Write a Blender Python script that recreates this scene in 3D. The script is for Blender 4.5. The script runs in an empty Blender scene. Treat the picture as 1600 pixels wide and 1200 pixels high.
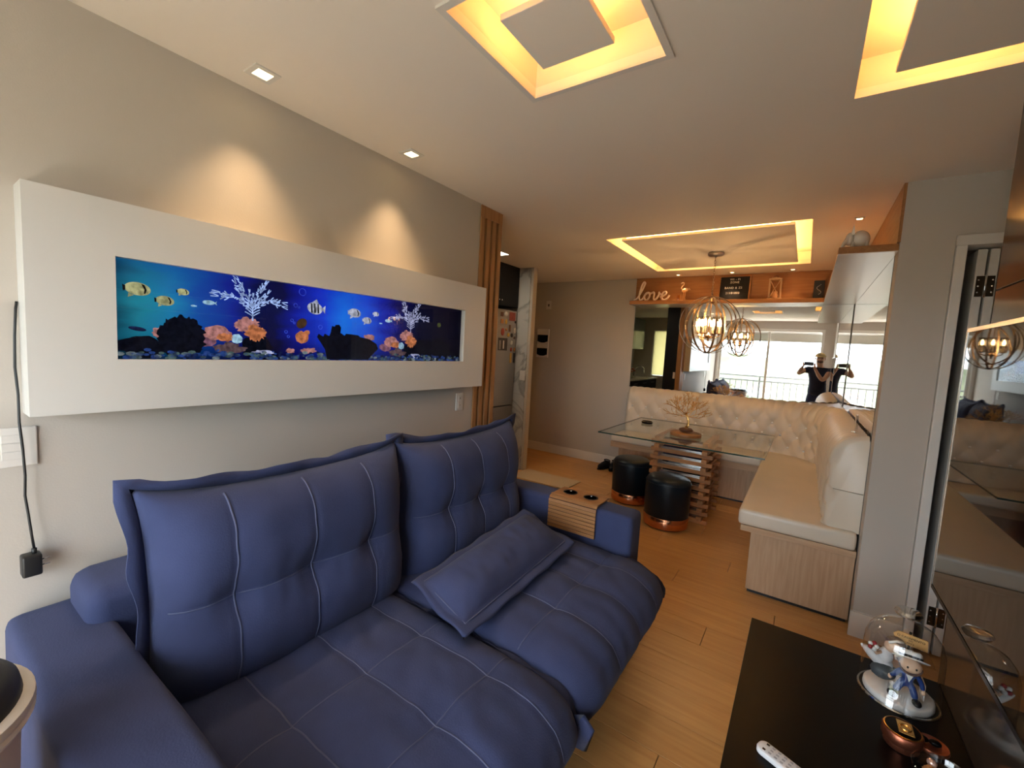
import bpy, bmesh, math, random
from mathutils import Vector, Matrix, noise
from math import pi, sin, cos, radians, sqrt, exp, atan2
random.seed(7)
scene = bpy.context.scene
COL = scene.collection

# ------------------------------------------------------------------ camera
CAMZ = 1.497
yaw, pit, rol = radians(34.181), radians(4.887), radians(3.156)
fw = Vector((-sin(yaw)*cos(pit), cos(yaw)*cos(pit), -sin(pit)))
rt = Vector((cos(yaw), sin(yaw), 0)); up = rt.cross(fw)
r2 = cos(rol)*rt + sin(rol)*up; u2 = -sin(rol)*rt + cos(rol)*up
cam = bpy.data.cameras.new('camera'); cam.sensor_fit = 'HORIZONTAL'; cam.sensor_width = 36.0
cam.lens = 36.0*669.73/1600.0; cam.clip_start = 0.005; cam.clip_end = 3000
camo = bpy.data.objects.new('camera', cam); COL.objects.link(camo)
camo.matrix_world = Matrix(((r2.x, u2.x, -fw.x, 0), (r2.y, u2.y, -fw.y, 0), (r2.z, u2.z, -fw.z, CAMZ), (0, 0, 0, 1)))
scene.camera = camo

# ------------------------------------------------------------------ world and light
world = bpy.data.worlds.new('sky'); scene.world = world; world.use_nodes = True
bg = world.node_tree.nodes['Background']
bg.inputs[0].default_value = (0.82, 0.91, 1.0, 1); bg.inputs[1].default_value = 5.4
scene.view_settings.view_transform = 'Standard'; scene.view_settings.look = 'None'
scene.view_settings.exposure = 1.0; scene.view_settings.gamma = 1.0; scene.view_settings.use_curve_mapping = False
scene.cycles.use_denoising = True
scene.cycles.max_bounces = 10; scene.cycles.diffuse_bounces = 5; scene.cycles.glossy_bounces = 6
scene.cycles.transmission_bounces = 8; scene.cycles.transparent_max_bounces = 12
scene.cycles.caustics_reflective = False; scene.cycles.caustics_refractive = False
scene.cycles.sample_clamp_indirect = 6.0

def light(kind, name, loc, energy, color, **kw):
    l = bpy.data.lights.new(name, kind); l.energy = energy; l.color = color
    for k, v in kw.items(): setattr(l, k, v)
    o = bpy.data.objects.new(name, l); COL.objects.link(o); o.location = loc
    return o
sun = light('SUN', 'sun_offscreen', (3, -3, 6), 44.0, (1.0, 0.97, 0.93), angle=radians(1.0))
sun.rotation_euler = Vector((-0.75, 0.09, -0.66)).to_track_quat('-Z', 'Y').to_euler()
YB = -1.05            # balcony door plane
po = light('AREA', 'balcony_door_portal_offscreen', (-0.78, YB-0.02, 1.1), 1, (1, 1, 1), shape='RECTANGLE', size=2.1, size_y=2.1)
po.data.cycles.is_portal = True; po.rotation_euler = (radians(90), 0, 0)     # guides sampling through the door, gives no light

# ------------------------------------------------------------------ materials
MATS = {}
def mat(name, col, rough=0.5, metal=0.0, spec=0.5, noise_amt=0.0, nscale=20.0, bump=0.0, bscale=60.0, emit=None, estr=0.0, sheen=0.0, coat=0.0, stretch=None, col2=None):
    if name in MATS: return MATS[name]
    m = bpy.data.materials.new(name); m.use_nodes = True; nt = m.node_tree; N = nt.nodes; L = nt.links
    b = N['Principled BSDF']
    c = (*col, 1.0)
    b.inputs['Base Color'].default_value = c; b.inputs['Roughness'].default_value = rough; b.inputs['Metallic'].default_value = metal
    b.inputs['Specular IOR Level'].default_value = spec
    if sheen: b.inputs['Sheen Weight'].default_value = sheen; b.inputs['Sheen Roughness'].default_value = 0.5
    if coat: b.inputs['Coat Weight'].default_value = coat; b.inputs['Coat Roughness'].default_value = 0.05
    if emit: b.inputs['Emission Color'].default_value = (*emit, 1); b.inputs['Emission Strength'].default_value = estr
    if noise_amt or bump:
        tc = N.new('ShaderNodeTexCoord'); mp = N.new('ShaderNodeMapping'); L.new(tc.outputs['Object'], mp.inputs[0])
        if stretch: mp.inputs['Scale'].default_value = stretch
    if noise_amt:
        nz = N.new('ShaderNodeTexNoise'); nz.inputs['Scale'].default_value = nscale; nz.inputs['Detail'].default_value = 4
        L.new(mp.outputs[0], nz.inputs['Vector'])
        mx = N.new('ShaderNodeMixRGB'); L.new(nz.outputs['Fac'], mx.inputs[0])
        k1, k2 = 1-noise_amt, 1+noise_amt
        mx.inputs[1].default_value = (*(x*k1 for x in col), 1); mx.inputs[2].default_value = (*(min(1, x*k2) for x in (col2 or col)), 1)
        L.new(mx.outputs[0], b.inputs['Base Color'])
    if bump:
        nb = N.new('ShaderNodeTexNoise'); nb.inputs['Scale'].default_value = bscale; nb.inputs['Detail'].default_value = 3
        L.new(mp.outputs[0], nb.inputs['Vector'])
        bp = N.new('ShaderNodeBump'); bp.inputs['Strength'].default_value = bump; bp.inputs['Distance'].default_value = 0.01
        L.new(nb.outputs['Fac'], bp.inputs['Height']); L.new(bp.outputs[0], b.inputs['Normal'])
    MATS[name] = m; return m

def wood(name, c1, c2, axis='x', rough=0.4, scale=6.0, per_object=0.0, spec=0.4):
    if name in MATS: return MATS[name]
    m = bpy.data.materials.new(name); m.use_nodes = True; nt = m.node_tree; N = nt.nodes; L = nt.links; b = N['Principled BSDF']
    tc = N.new('ShaderNodeTexCoord'); mp = N.new('ShaderNodeMapping'); L.new(tc.outputs['Object'], mp.inputs[0])
    s = {'x': (0.6, 9, 9), 'y': (9, 0.6, 9), 'z': (9, 9, 0.6)}[axis]; mp.inputs['Scale'].default_value = s
    oi = N.new('ShaderNodeObjectInfo')
    ad = N.new('ShaderNodeVectorMath'); ad.operation = 'ADD'; L.new(mp.outputs[0], ad.inputs[0])
    ml = N.new('ShaderNodeVectorMath'); ml.operation = 'SCALE'; ml.inputs[0].default_value = (37, 53, 71); L.new(oi.outputs['Random'], ml.inputs['Scale'])
    L.new(ml.outputs[0], ad.inputs[1])
    nz = N.new('ShaderNodeTexNoise'); nz.inputs['Scale'].default_value = scale; nz.inputs['Detail'].default_value = 6; nz.inputs['Distortion'].default_value = 0.6
    L.new(ad.outputs[0], nz.inputs['Vector'])
    cr = N.new('ShaderNodeValToRGB'); cr.color_ramp.elements[0].position = 0.3; cr.color_ramp.elements[1].position = 0.72
    cr.color_ramp.elements[0].color = (*c1, 1); cr.color_ramp.elements[1].color = (*c2, 1)
    L.new(nz.outputs['Fac'], cr.inputs[0])
    out = cr.outputs[0]
    if per_object:
        hs = N.new('ShaderNodeHueSaturation'); L.new(out, hs.inputs['Color'])
        mr = N.new('ShaderNodeMapRange'); mr.inputs['To Min'].default_value = 1-per_object; mr.inputs['To Max'].default_value = 1+per_object
        L.new(oi.outputs['Random'], mr.inputs[0]); L.new(mr.outputs[0], hs.inputs['Value']); out = hs.outputs[0]
    L.new(out, b.inputs['Base Color']); b.inputs['Roughness'].default_value = rough; b.inputs['Specular IOR Level'].default_value = spec
    MATS[name] = m; return m

def glass(name, tint=(1, 1, 1), refl=1.0, rough=0.0, ior=1.45, dens=0.0):
    if name in MATS: return MATS[name]
    m = bpy.data.materials.new(name); m.use_nodes = True; nt = m.node_tree; N = nt.nodes; L = nt.links
    N.remove(N['Principled BSDF']); out = N['Material Output']
    tr = N.new('ShaderNodeBsdfTransparent'); tr.inputs[0].default_value = (*tint, 1)
    gl = N.new('ShaderNodeBsdfGlossy'); gl.inputs['Roughness'].default_value = rough
    fr = N.new('ShaderNodeFresnel'); fr.inputs['IOR'].default_value = ior
    mu = N.new('ShaderNodeMath'); mu.operation = 'MULTIPLY_ADD'; mu.inputs[1].default_value = refl; mu.inputs[2].default_value = dens; mu.use_clamp = True
    L.new(fr.outputs[0], mu.inputs[0])
    ge = N.new('ShaderNodeNewGeometry'); iv = N.new('ShaderNodeMath'); iv.operation = 'SUBTRACT'; iv.inputs[0].default_value = 1.0; L.new(ge.outputs['Backfacing'], iv.inputs[1])
    m2 = N.new('ShaderNodeMath'); m2.operation = 'MULTIPLY'; L.new(mu.outputs[0], m2.inputs[0]); L.new(iv.outputs[0], m2.inputs[1]); mu = m2     # reflect on the outer faces only
    mx = N.new('ShaderNodeMixShader'); L.new(mu.outputs[0], mx.inputs[0]); L.new(tr.outputs[0], mx.inputs[1]); L.new(gl.outputs[0], mx.inputs[2])
    L.new(mx.outputs[0], out.inputs[0]); MATS[name] = m; return m

def emis(name, col, s):
    if name in MATS: return MATS[name]
    m = bpy.data.materials.new(name); m.use_nodes = True; nt = m.node_tree; N = nt.nodes
    N.remove(N['Principled BSDF']); e = N.new('ShaderNodeEmission'); e.inputs[0].default_value = (*col, 1); e.inputs[1].default_value = s
    nt.links.new(e.outputs[0], N['Material Output'].inputs[0]); MATS[name] = m; return m

WALL = mat('wall_paint', (0.53, 0.485, 0.435), 0.75, spec=0.3, noise_amt=0.02, nscale=3, bump=0.04, bscale=180)
CEIL = mat('ceiling_paint', (0.86, 0.795, 0.725), 0.8, spec=0.2, noise_amt=0.02, nscale=2)
WHITE = mat('white_paint', (0.74, 0.71, 0.67), 0.45, noise_amt=0.01, nscale=4)
LACQ = mat('white_lacquer', (0.70, 0.685, 0.66), 0.35, spec=0.5, noise_amt=0.01)
BLACKG = mat('black_lacquer', (0.0025, 0.0025, 0.0026), 0.28, spec=0.14, noise_amt=0.1)
BLACK = mat('black_plastic', (0.012, 0.012, 0.013), 0.4, noise_amt=0.1)
BROWNP = mat('brown_lacquer', (0.042, 0.027, 0.019), 0.12, spec=0.4, noise_amt=0.05, nscale=4)
CHAR = mat('charcoal_laminate', (0.007, 0.008, 0.01), 0.5, spec=0.2, noise_amt=0.1)
SUEDE = mat('navy_suede', (0.046, 0.058, 0.135), 0.85, spec=0.12, noise_amt=0.22, nscale=7, bump=0.1, bscale=220, sheen=0.06)
SUEDEA = SUEDE
PIPE = mat('navy_piping', (0.085, 0.098, 0.18), 0.7, spec=0.25, noise_amt=0.1)
LEATHER = mat('cream_leather', (0.68, 0.6, 0.49), 0.36, spec=0.5, noise_amt=0.04, nscale=8, bump=0.03, bscale=300)
TEAL = mat('teal_velvet', (0.002, 0.009, 0.017), 0.36, spec=0.3, noise_amt=0.15, nscale=10)
COPPER = mat('copper', (0.78, 0.33, 0.17), 0.2, metal=1.0, noise_amt=0.05)
GOLD = mat('gold', (0.85, 0.55, 0.2), 0.25, metal=1.0, noise_amt=0.08)
GOLDP = mat('champagne_metal', (0.62, 0.48, 0.34), 0.22, metal=1.0, noise_amt=0.05)
STEEL = mat('steel', (0.42, 0.39, 0.36), 0.32, metal=1.0, noise_amt=0.06, nscale=3, stretch=(1, 1, 40))
CHROME = mat('chrome', (0.8, 0.8, 0.8), 0.08, metal=1.0, noise_amt=0.02)
MIRROR = mat('mirror_glass', (0.9, 0.91, 0.9), 0.0, metal=1.0, noise_amt=0.001)
OAKZ = wood('light_oak_vertical', (0.45, 0.29, 0.17), (0.56, 0.38, 0.24), 'z', 0.5)
OAKX = wood('light_oak_horizontal', (0.45, 0.29, 0.17), (0.56, 0.38, 0.24), 'x', 0.5)
SLATW = wood('slat_wood', (0.30, 0.14, 0.05), (0.43, 0.225, 0.09), 'z', 0.5)
SHELFW = wood('shelf_wood', (0.30, 0.13, 0.042), (0.40, 0.19, 0.068), 'x', 0.45)
SHELFWY = wood('shelf_wood_side', (0.30, 0.13, 0.042), (0.40, 0.19, 0.068), 'y', 0.45)
TABLEW = wood('table_wood', (0.29, 0.115, 0.036), (0.47, 0.21, 0.072), 'x', 0.4, per_object=0.18)
TABLEWY = wood('table_wood_cross', (0.29, 0.115, 0.036), (0.47, 0.21, 0.072), 'y', 0.4, per_object=0.18)
FLOORW = wood('floor_plank_wood', (0.53, 0.265, 0.085), (0.63, 0.345, 0.12), 'x', 0.33, scale=4, per_object=0.05, spec=0.5)
GLASSC = glass('clear_glass', (0.96, 0.98, 0.97), 1.0)
GLASSE = mat('glass_edge', (0.02, 0.06, 0.05), 0.1, noise_amt=0.05)

# ------------------------------------------------------------------ helpers
def link(o, parent=None):
    COL.objects.link(o)
    if parent is not None:
        o.parent = parent
        p = parent; M = Matrix.Identity(4)
        o.matrix_parent_inverse = world_of(parent).inverted()
    return o
def world_of(o):
    return WM.get(o.name, Matrix.Identity(4))
WM = {}
def mesh_obj(name, verts, faces, m, parent=None, smooth=False, mats=None, fmat=None):
    me = bpy.data.meshes.new(name); me.from_pydata([tuple(v) for v in verts], [], faces); me.update()
    bm = bmesh.new(); bm.from_mesh(me); bmesh.ops.recalc_face_normals(bm, faces=bm.faces); bm.to_mesh(me); bm.free()
    for mm in (mats or [m]): me.materials.append(mm)
    if fmat:
        for p, k in zip(me.polygons, fmat): p.material_index = k
    if smooth: me.shade_smooth() if hasattr(me, 'shade_smooth') else [setattr(p, 'use_smooth', True) for p in me.polygons]
    o = bpy.data.objects.new(name, me); link(o, parent); return o
def bm_obj(name, bm, m, parent=None, smooth=False):
    me = bpy.data.meshes.new(name); bmesh.ops.recalc_face_normals(bm, faces=bm.faces); bm.to_mesh(me); bm.free(); me.materials.append(m)
    if smooth:
        for p in me.polygons: p.use_smooth = True
    o = bpy.data.objects.new(name, me); link(o, parent); return o
def thing(name, label, cat, loc=(0, 0, 0), group=None):
    o = bpy.data.objects.new(name, None); COL.objects.link(o); o.location = loc; o.empty_display_size = 0.05
    WM[o.name] = Matrix.Translation(loc)
    return tag(o, label, cat, group)
def tag(o, label, cat, group=None):
    o['label'] = label; o['category'] = cat
    if group: o['group'] = group
    return o
def struct(o, label=None):
    o['kind'] = 'structure'
    if label: o['label'] = label
    return o
def box_bm(bm, x0, x1, y0, y1, z0, z1):
    vs = [bm.verts.new(p) for p in ((x0, y0, z0), (x1, y0, z0), (x1, y1, z0), (x0, y1, z0), (x0, y0, z1), (x1, y0, z1), (x1, y1, z1), (x0, y1, z1))]
    for f in ((0, 3, 2, 1), (4, 5, 6, 7), (0, 1, 5, 4), (1, 2, 6, 5), (2, 3, 7, 6), (3, 0, 4, 7)): bm.faces.new([vs[i] for i in f])
def box(name, x0, x1, y0, y1, z0, z1, m, parent=None, bevel=0.0, seg=2, smooth=False):
    bm = bmesh.new(); box_bm(bm, min(x0, x1), max(x0, x1), min(y0, y1), max(y0, y1), min(z0, z1), max(z0, z1))
    if bevel: bmesh.ops.bevel(bm, geom=list(bm.edges), offset=bevel, segments=seg, profile=0.5, affect='EDGES')
    o = bm_obj(name, bm, m, parent, smooth=False)
    if bevel and seg > 2: smooth_auto(o)
    return o
def smooth_auto(o, ang=40):
    for p in o.data.polygons: p.use_smooth = True
    try: o.data.set_sharp_from_angle(angle=radians(ang))
    except Exception: pass
    return o
def frame_of(t):
    t = t.normalized(); a = Vector((0, 0, 1)) if abs(t.z) < 0.9 else Vector((1, 0, 0))
    n = t.cross(a).normalized(); return n, t.cross(n).normalized()
def tube_data(pts, r, seg=8, closed=False, V=None, F=None):
    V = [] if V is None else V; F = [] if F is None else F
    pts = [Vector(p) for p in pts]; n = len(pts); base = len(V); rr = r if isinstance(r, (list, tuple)) else [r]*n
    pn = None
    for i, p in enumerate(pts):
        if closed: t = pts[(i+1) % n] - pts[i-1]
        else: t = pts[min(i+1, n-1)] - pts[max(i-1, 0)]
        if t.length < 1e-9: t = Vector((0, 0, 1))
        t.normalize()
        if pn is None: a, b = frame_of(t)
        else:
            a = pn - t*pn.dot(t)
            if a.length < 1e-6: a, b = frame_of(t)
            else: a.normalize(); b = t.cross(a)
        pn = a
        for k in range(seg):
            th = 2*pi*k/seg; V.append(p + (a*cos(th) + b*sin(th))*rr[i])
    for i in range(n if closed else n-1):
        for k in range(seg):
            a0 = base + i*seg; b0 = base + ((i+1) % n)*seg
            F.append((a0+k, a0+(k+1) % seg, b0+(k+1) % seg, b0+k))
    if not closed:
        F.append(tuple(base+k for k in range(seg))); F.append(tuple(base+(n-1)*seg+k for k in reversed(range(seg))))
    return V, F
def tube(name, pts, r, m, parent=None, seg=8, closed=False):
    V, F = tube_data(pts, r, seg, closed); return mesh_obj(name, V, F, m, parent, smooth=True)
def lathe(name, prof, c, m, parent=None, seg=32, smooth=True, axis='z'):
    V, F = [], []
    n = len(prof)
    for (r, z) in prof:
        for k in range(seg):
            th = 2*pi*k/seg
            p = (r*cos(th), r*sin(th), z)
            if axis == 'y': p = (r*cos(th), z, r*sin(th))
            if axis == 'x': p = (z, r*cos(th), r*sin(th))
            V.append((c[0]+p[0], c[1]+p[1], c[2]+p[2]))
    for i in range(n-1):
        for k in range(seg): F.append((i*seg+k, i*seg+(k+1) % seg, (i+1)*seg+(k+1) % seg, (i+1)*seg+k))
    if name in ('rim', 'copper_band', 'glass_tube', 'groove', 'hat_band'):      # hollow rings: join the last row to the first
        if n > 2: F += [((n-1)*seg+k, (n-1)*seg+(k+1) % seg, (k+1) % seg, k) for k in range(seg)]
    elif name != 'dome':
        if prof[0][0] > 1e-5: F.append(tuple(range(seg)))
        if prof[-1][0] > 1e-5: F.append(tuple((n-1)*seg+k for k in range(seg)))
    o = mesh_obj(name, V, F, m, parent, smooth)
    bm = bmesh.new(); bm.from_mesh(o.data); bmesh.ops.remove_doubles(bm, verts=bm.verts, dist=1e-5); bmesh.ops.recalc_face_normals(bm, faces=bm.faces); bm.to_mesh(o.data); bm.free()
    if smooth: smooth_auto(o, 45)
    return o
def prism(name, poly, m, parent, fn0, fn1):
    """poly: list of 2-D points; fn0/fn1 map a 2-D point to the two faces."""
    n = len(poly); V = [fn0(p) for p in poly] + [fn1(p) for p in poly]
    F = [tuple(range(n)), tuple(range(n, 2*n))] + [(i, (i+1) % n, n+(i+1) % n, n+i) for i in range(n)]
    return mesh_obj(name, V, F, m, parent)
def ellipsoid(name, c, r, m, parent=None, seg=16, rot=None, fn=None):
    bm = bmesh.new(); bmesh.ops.create_uvsphere(bm, u_segments=seg, v_segments=max(6, seg*2//3), radius=1)
    for v in bm.verts:
        if fn: v.co = fn(v.co)
        p = Vector((v.co.x*r[0], v.co.y*r[1], v.co.z*r[2]))
        if rot: p = rot @ p
        v.co = p + Vector(c)
    return bm_obj(name, bm, m, parent, smooth=True)
def copy_tree(root, dloc):
    c = root.copy(); COL.objects.link(c); c.location = Vector(root.location) + Vector(dloc)
    def rec(src, dst):
        for ch in list(src.children):
            d = ch.copy(); COL.objects.link(d); d.parent = dst; d.matrix_parent_inverse = ch.matrix_parent_inverse.copy(); rec(ch, d)
    rec(root, c); return c
def skin_mesh(name, verts, edges, radii, m, parent=None, levels=2, root=0):
    me = bpy.data.meshes.new('tmp'); me.from_pydata(verts, edges, []); o = bpy.data.objects.new('tmp', me); COL.objects.link(o)
    sk = o.modifiers.new('s', 'SKIN'); sk.use_smooth_shade = True; sk.branch_smoothing = 0.6
    for i, r in enumerate(radii):
        r = r if isinstance(r, (list, tuple)) else (r, r); me.skin_vertices[0].data[i].radius = r; me.skin_vertices[0].data[i].use_root = (i == root)
    ss = o.modifiers.new('d', 'SUBSURF'); ss.levels = levels; ss.render_levels = levels
    dg = bpy.context.evaluated_depsgraph_get(); dg.update()
    nm = bpy.data.meshes.new_from_object(o.evaluated_get(dg)); bpy.data.objects.remove(o); bpy.data.meshes.remove(me)
    nm.name = name; nm.materials.clear(); nm.materials.append(m)
    for p in nm.polygons: p.use_smooth = True
    r = bpy.data.objects.new(name, nm); link(r, parent); return r
def fontmesh(name, text, size, m, parent, mtx, extrude=0.002, align='CENTER', spacing=1.0, shear=0.0):
    cu = bpy.data.curves.new('t', 'FONT'); cu.body = text; cu.size = size; cu.extrude = extrude; cu.align_x = align; cu.space_character = spacing; cu.shear = shear
    o = bpy.data.objects.new('t', cu); COL.objects.link(o); dg = bpy.context.evaluated_depsgraph_get(); dg.update()
    nm = bpy.data.meshes.new_from_object(o.evaluated_get(dg)); bpy.data.objects.remove(o); bpy.data.curves.remove(cu)
    nm.transform(mtx); nm.materials.clear(); nm.materials.append(m); nm.name = name
    r = bpy.data.objects.new(name, nm); link(r, parent); return r

# ================================================================== ROOM SHELL
H = 2.45; XL = -1.905; YF = 5.44; XM = 0.345
HOLES = [(-0.94, -0.455, 0.945, 1.435), (0.055, 0.462, 1.35, 2.0), (-1.495, -0.05, 3.50, 5.03)]
def slab_with_holes(name, x0, x1, y0, y1, z0, z1, holes, m):
    xs = sorted({x0, x1, *[h[0] for h in holes], *[h[1] for h in holes]}); ys = sorted({y0, y1, *[h[2] for h in holes], *[h[3] for h in holes]})
    bm = bmesh.new(); vd = {}
    def V(x, y, z):
        k = (round(x, 4), round(y, 4), z)
        if k not in vd: vd[k] = bm.verts.new(k)
        return vd[k]
    cells = set()
    for i in range(len(xs)-1):
        for j in range(len(ys)-1):
            cx, cy = (xs[i]+xs[i+1])/2, (ys[j]+ys[j+1])/2
            if not any(h[0] < cx < h[1] and h[2] < cy < h[3] for h in holes): cells.add((i, j))
    for (i, j) in cells:
        a, b, c, d = xs[i], xs[i+1], ys[j], ys[j+1]
        bm.faces.new([V(a, c, z0), V(a, d, z0), V(b, d, z0), V(b, c, z0)]); bm.faces.new([V(a, c, z1), V(b, c, z1), V(b, d, z1), V(a, d, z1)])
        for (di, dj, p, q) in ((-1, 0, (a, c), (a, d)), (1, 0, (b, d), (b, c)), (0, -1, (b, c), (a, c)), (0, 1, (a, d), (b, d))):
            if (i+di, j+dj) not in cells: bm.faces.new([V(*p, z0), V(*q, z0), V(*q, z1), V(*p, z1)])
    return bm_obj(name, bm, m)
ceiling = struct(slab_with_holes('ceiling', -3.87, 2.0, YB-0.1, YF+0.1, H, H+0.03, HOLES, CEIL))
LED = emis('warm_led_strip', (1.0, 0.48, 0.12), 22.0)
LED2 = emis('warm_led_strip_dining', (1.0, 0.50, 0.13), 32.0)
RECESS = mat('recess_paint', (0.72, 0.66, 0.58), 0.8, noise_amt=0.02)
def recess(h, inner, top, led_scale, label, group, strip_m):
    x0, x1, y0, y1 = h; T = H + top; t = 0.012
    root = thing('ceiling_cove', label, 'light', ((x0+x1)/2, (y0+y1)/2, H), group)
    bm = bmesh.new()
    for b in ((x0-t, x0, y0-t, y1+t, H+0.03, T), (x1, x1+t, y0-t, y1+t, H+0.03, T), (x0, x1, y0-t, y0, H+0.03, T), (x0, x1, y1, y1+t, H+0.03, T), (x0-t, x1+t, y0-t, y1+t, T, T+t)): box_bm(bm, *b)
    bm_obj('recess_box', bm, RECESS, root)
    a0, a1, b0, b1 = inner
    box('floating_panel', a0, a1, b0, b1, H, H+0.02, CEIL, root, 0.002)
    box('hanger', (a0+a1)/2-0.03, (a0+a1)/2+0.03, (b0+b1)/2-0.03, (b0+b1)/2+0.03, H+0.02, T, RECESS, root)
    s = 0.012; z0, z1 = H+0.022, H+0.03; e = 0.03
    for q in ((a0+e, a1-e, b0+e, b0+e+s), (a0+e, a1-e, b1-e-s, b1-e), (a0+e, a0+e+s, b0+e+s, b1-e-s), (a1-e-s, a1-e, b0+e+s, b1-e-s)):
        box('led_strip', *q, z0, z1, strip_m, root)
    return root
recess(HOLES[0], (-0.835, -0.58, 1.062, 1.315), 0.13, 1, 'square ceiling cove glowing amber above the blue sofa', None, LED)
r2c = recess(HOLES[1], (0.152, 0.43, 1.45, 1.889), 0.13, 1, 'ceiling cove with amber light beside the brown television panel', None, LED)
recess(HOLES[2], (-1.39, -0.15, 3.592, 4.93), 0.12, 1, 'large rectangular ceiling cove over the dining table', None, LED2)
# thin plaster lip round the square cove over the sofa
bm = bmesh.new(); x0, x1, y0, y1 = HOLES[0]; w = 0.022
for b in ((x0-w, x0, y0-w, y1+w), (x1, x1+w, y0-w, y1+w), (x0, x1, y0-w, y0), (x0, x1, y1, y1+w)): box_bm(bm, *b, H-0.008, H)
struct(bm_obj('trim_1', bm, WHITE))

# floor: slab plus separate planks running along x
floor = struct(box('floor', -3.87, 2.0, YB-0.1, YF+0.1, -0.12, -0.012, mat('floor_screed', (0.08, 0.05, 0.03), 0.9, noise_amt=0.1)))
PW, PL = 0.19, 1.28
pm = {}
def plank_mesh(l):
    k = round(l, 3)
    if k not in pm:
        bm = bmesh.new(); box_bm(bm, 0, l-0.0025, 0, PW-0.0025, -0.012, 0); bmesh.ops.bevel(bm, geom=[e for e in bm.edges if all(v.co.z > -0.001 for v in e.verts)], offset=0.0012, segments=1, affect='EDGES')
        me = bpy.data.meshes.new('plank'); bmesh.ops.recalc_face_normals(bm, faces=bm.faces); bm.to_mesh(me); bm.free(); me.materials.append(FLOORW); pm[k] = me
    return pm[k]
row = 0; y = YB-0.02
while y < YF:
    off = [0.0, 0.46, 0.86, 0.24, 0.66][row % 5]*PL
    x = -3.85 - off
    while x < 1.9:
        a = max(x, -3.85); b = min(x+PL, 1.98)
        if b-a > 0.05 and not (a > 0.5 and not 1.9 < y < 3.3):
            o = bpy.data.objects.new('plank', plank_mesh(b-a)); link(o, floor); o.location = (a, y, 0)
        x += PL
    y += PW; row += 1

# walls
wall_left = struct(box('wall_left', XL-0.12, XL, YB, 2.317, 0, H, WALL))
wall_far = struct(box('wall_far', -3.87, 0.50, YF, YF+0.1, 0, H, WALL))
wall_right = struct(box('wall_right', XM+0.006, 0.41, 3.12, YF, 0, H, WALL))
bm = bmesh.new(); box_bm(bm, XM, 0.553, 3.0, 3.12, 0, H); box_bm(bm, 0.553, 1.34, 3.0, 3.12, 2.16, H); box_bm(bm, 1.34, 2.0, 3.0, 3.12, 0, H)
wall_door = struct(bm_obj('wall_hall', bm, WALL))
wall_tv = struct(box('wall_television', 0.49, 0.60, YB, 1.98, 0, H, WALL))
struct(box('wall_hall_end', 1.9, 2.0, 1.9, 3.0, 0, H, WALL)); struct(box('wall_hall_near', 0.60, 2.0, 1.88, 1.98, 0, H, WALL))
# room behind the hall door
bm = bmesh.new(); box_bm(bm, 0.41, 2.0, 4.3, 4.4, 0, H); box_bm(bm, 1.95, 2.0, 3.12, 4.3, 0, H)
struct(bm_obj('wall_bedroom', bm, WALL))
# back wall with the balcony door opening
DX0, DX1, DZ = -1.88, 0.30, 2.27
bm = bmesh.new(); box_bm(bm, XL-0.12, DX0, YB-0.1, YB, 0, H); box_bm(bm, DX1, 0.60, YB-0.1, YB, 0, H); box_bm(bm, DX0, DX1, YB-0.1, YB, DZ, H)
struct(bm_obj('wall_back', bm, WALL))
# kitchen shell
bm = bmesh.new(); box_bm(bm, -3.87, -3.75, -0.3, YF, 0, H)
struct(bm_obj('wall_kitchen_side', bm, WALL))
KW = (-3.28, -2.72, 0.98, 2.14)     # kitchen window x0,x1,z0,z1
bm = bmesh.new(); box_bm(bm, -3.87, KW[0], -0.42, -0.3, 0, H); box_bm(bm, KW[1], XL-0.12, -0.42, -0.3, 0, H); box_bm(bm, KW[0], KW[1], -0.42, -0.3, 0, KW[2]); box_bm(bm, KW[0], KW[1], -0.42, -0.3, KW[3], H)
struct(bm_obj('wall_kitchen_back', bm, WALL))
def marble():
    m = bpy.data.materials.new('grey_marble'); m.use_nodes = True; nt = m.node_tree; N = nt.nodes; L = nt.links; b = N['Principled BSDF']
    tc = N.new('ShaderNodeTexCoord'); nz = N.new('ShaderNodeTexNoise'); nz.inputs['Scale'].default_value = 1.8; nz.inputs['Detail'].default_value = 8; nz.inputs['Distortion'].default_value = 1.6
    L.new(tc.outputs['Object'], nz.inputs['Vector']); cr = N.new('ShaderNodeValToRGB'); e = cr.color_ramp.elements
    e[0].position = 0.44; e[0].color = (0.55, 0.54, 0.52, 1); e[1].position = 0.56; e[1].color = (0.55, 0.54, 0.52, 1)
    k = cr.color_ramp.elements.new(0.5); k.color = (0.3, 0.29, 0.28, 1)
    L.new(nz.outputs['Fac'], cr.inputs[0]); L.new(cr.outputs[0], b.inputs['Base Color']); b.inputs['Roughness'].default_value = 0.25; return m
MARBLE = marble()
wk = struct(box('wall_kitchen_pier', -3.75, -2.745, 4.375, 4.46, 0, H, WALL))
for i, (z0, z1) in enumerate(((0.0, 0.93), (0.934, 2.444))):
    box('tile', -3.75, -2.775, 4.36, 4.3745, z0, z1, MARBLE, wk, 0.001, 1)
# baseboards
def skirt(name, x0, x1, y0, y1): return struct(box(name, x0, x1, y0, y1, 0, 0.12, WHITE, None, 0.004, 2))
skirt('baseboard_far', -3.75, -1.86, YF-0.016, YF-0.0005)
bm = bmesh.new(); box_bm(bm, XM-0.012, 0.552, 2.984, 2.9995, 0, 0.14)
struct(bm_obj('baseboard_hall', bm, WHITE))
skirt('baseboard_left', XL+0.0005, XL+0.016, YB, 0.0)

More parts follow.
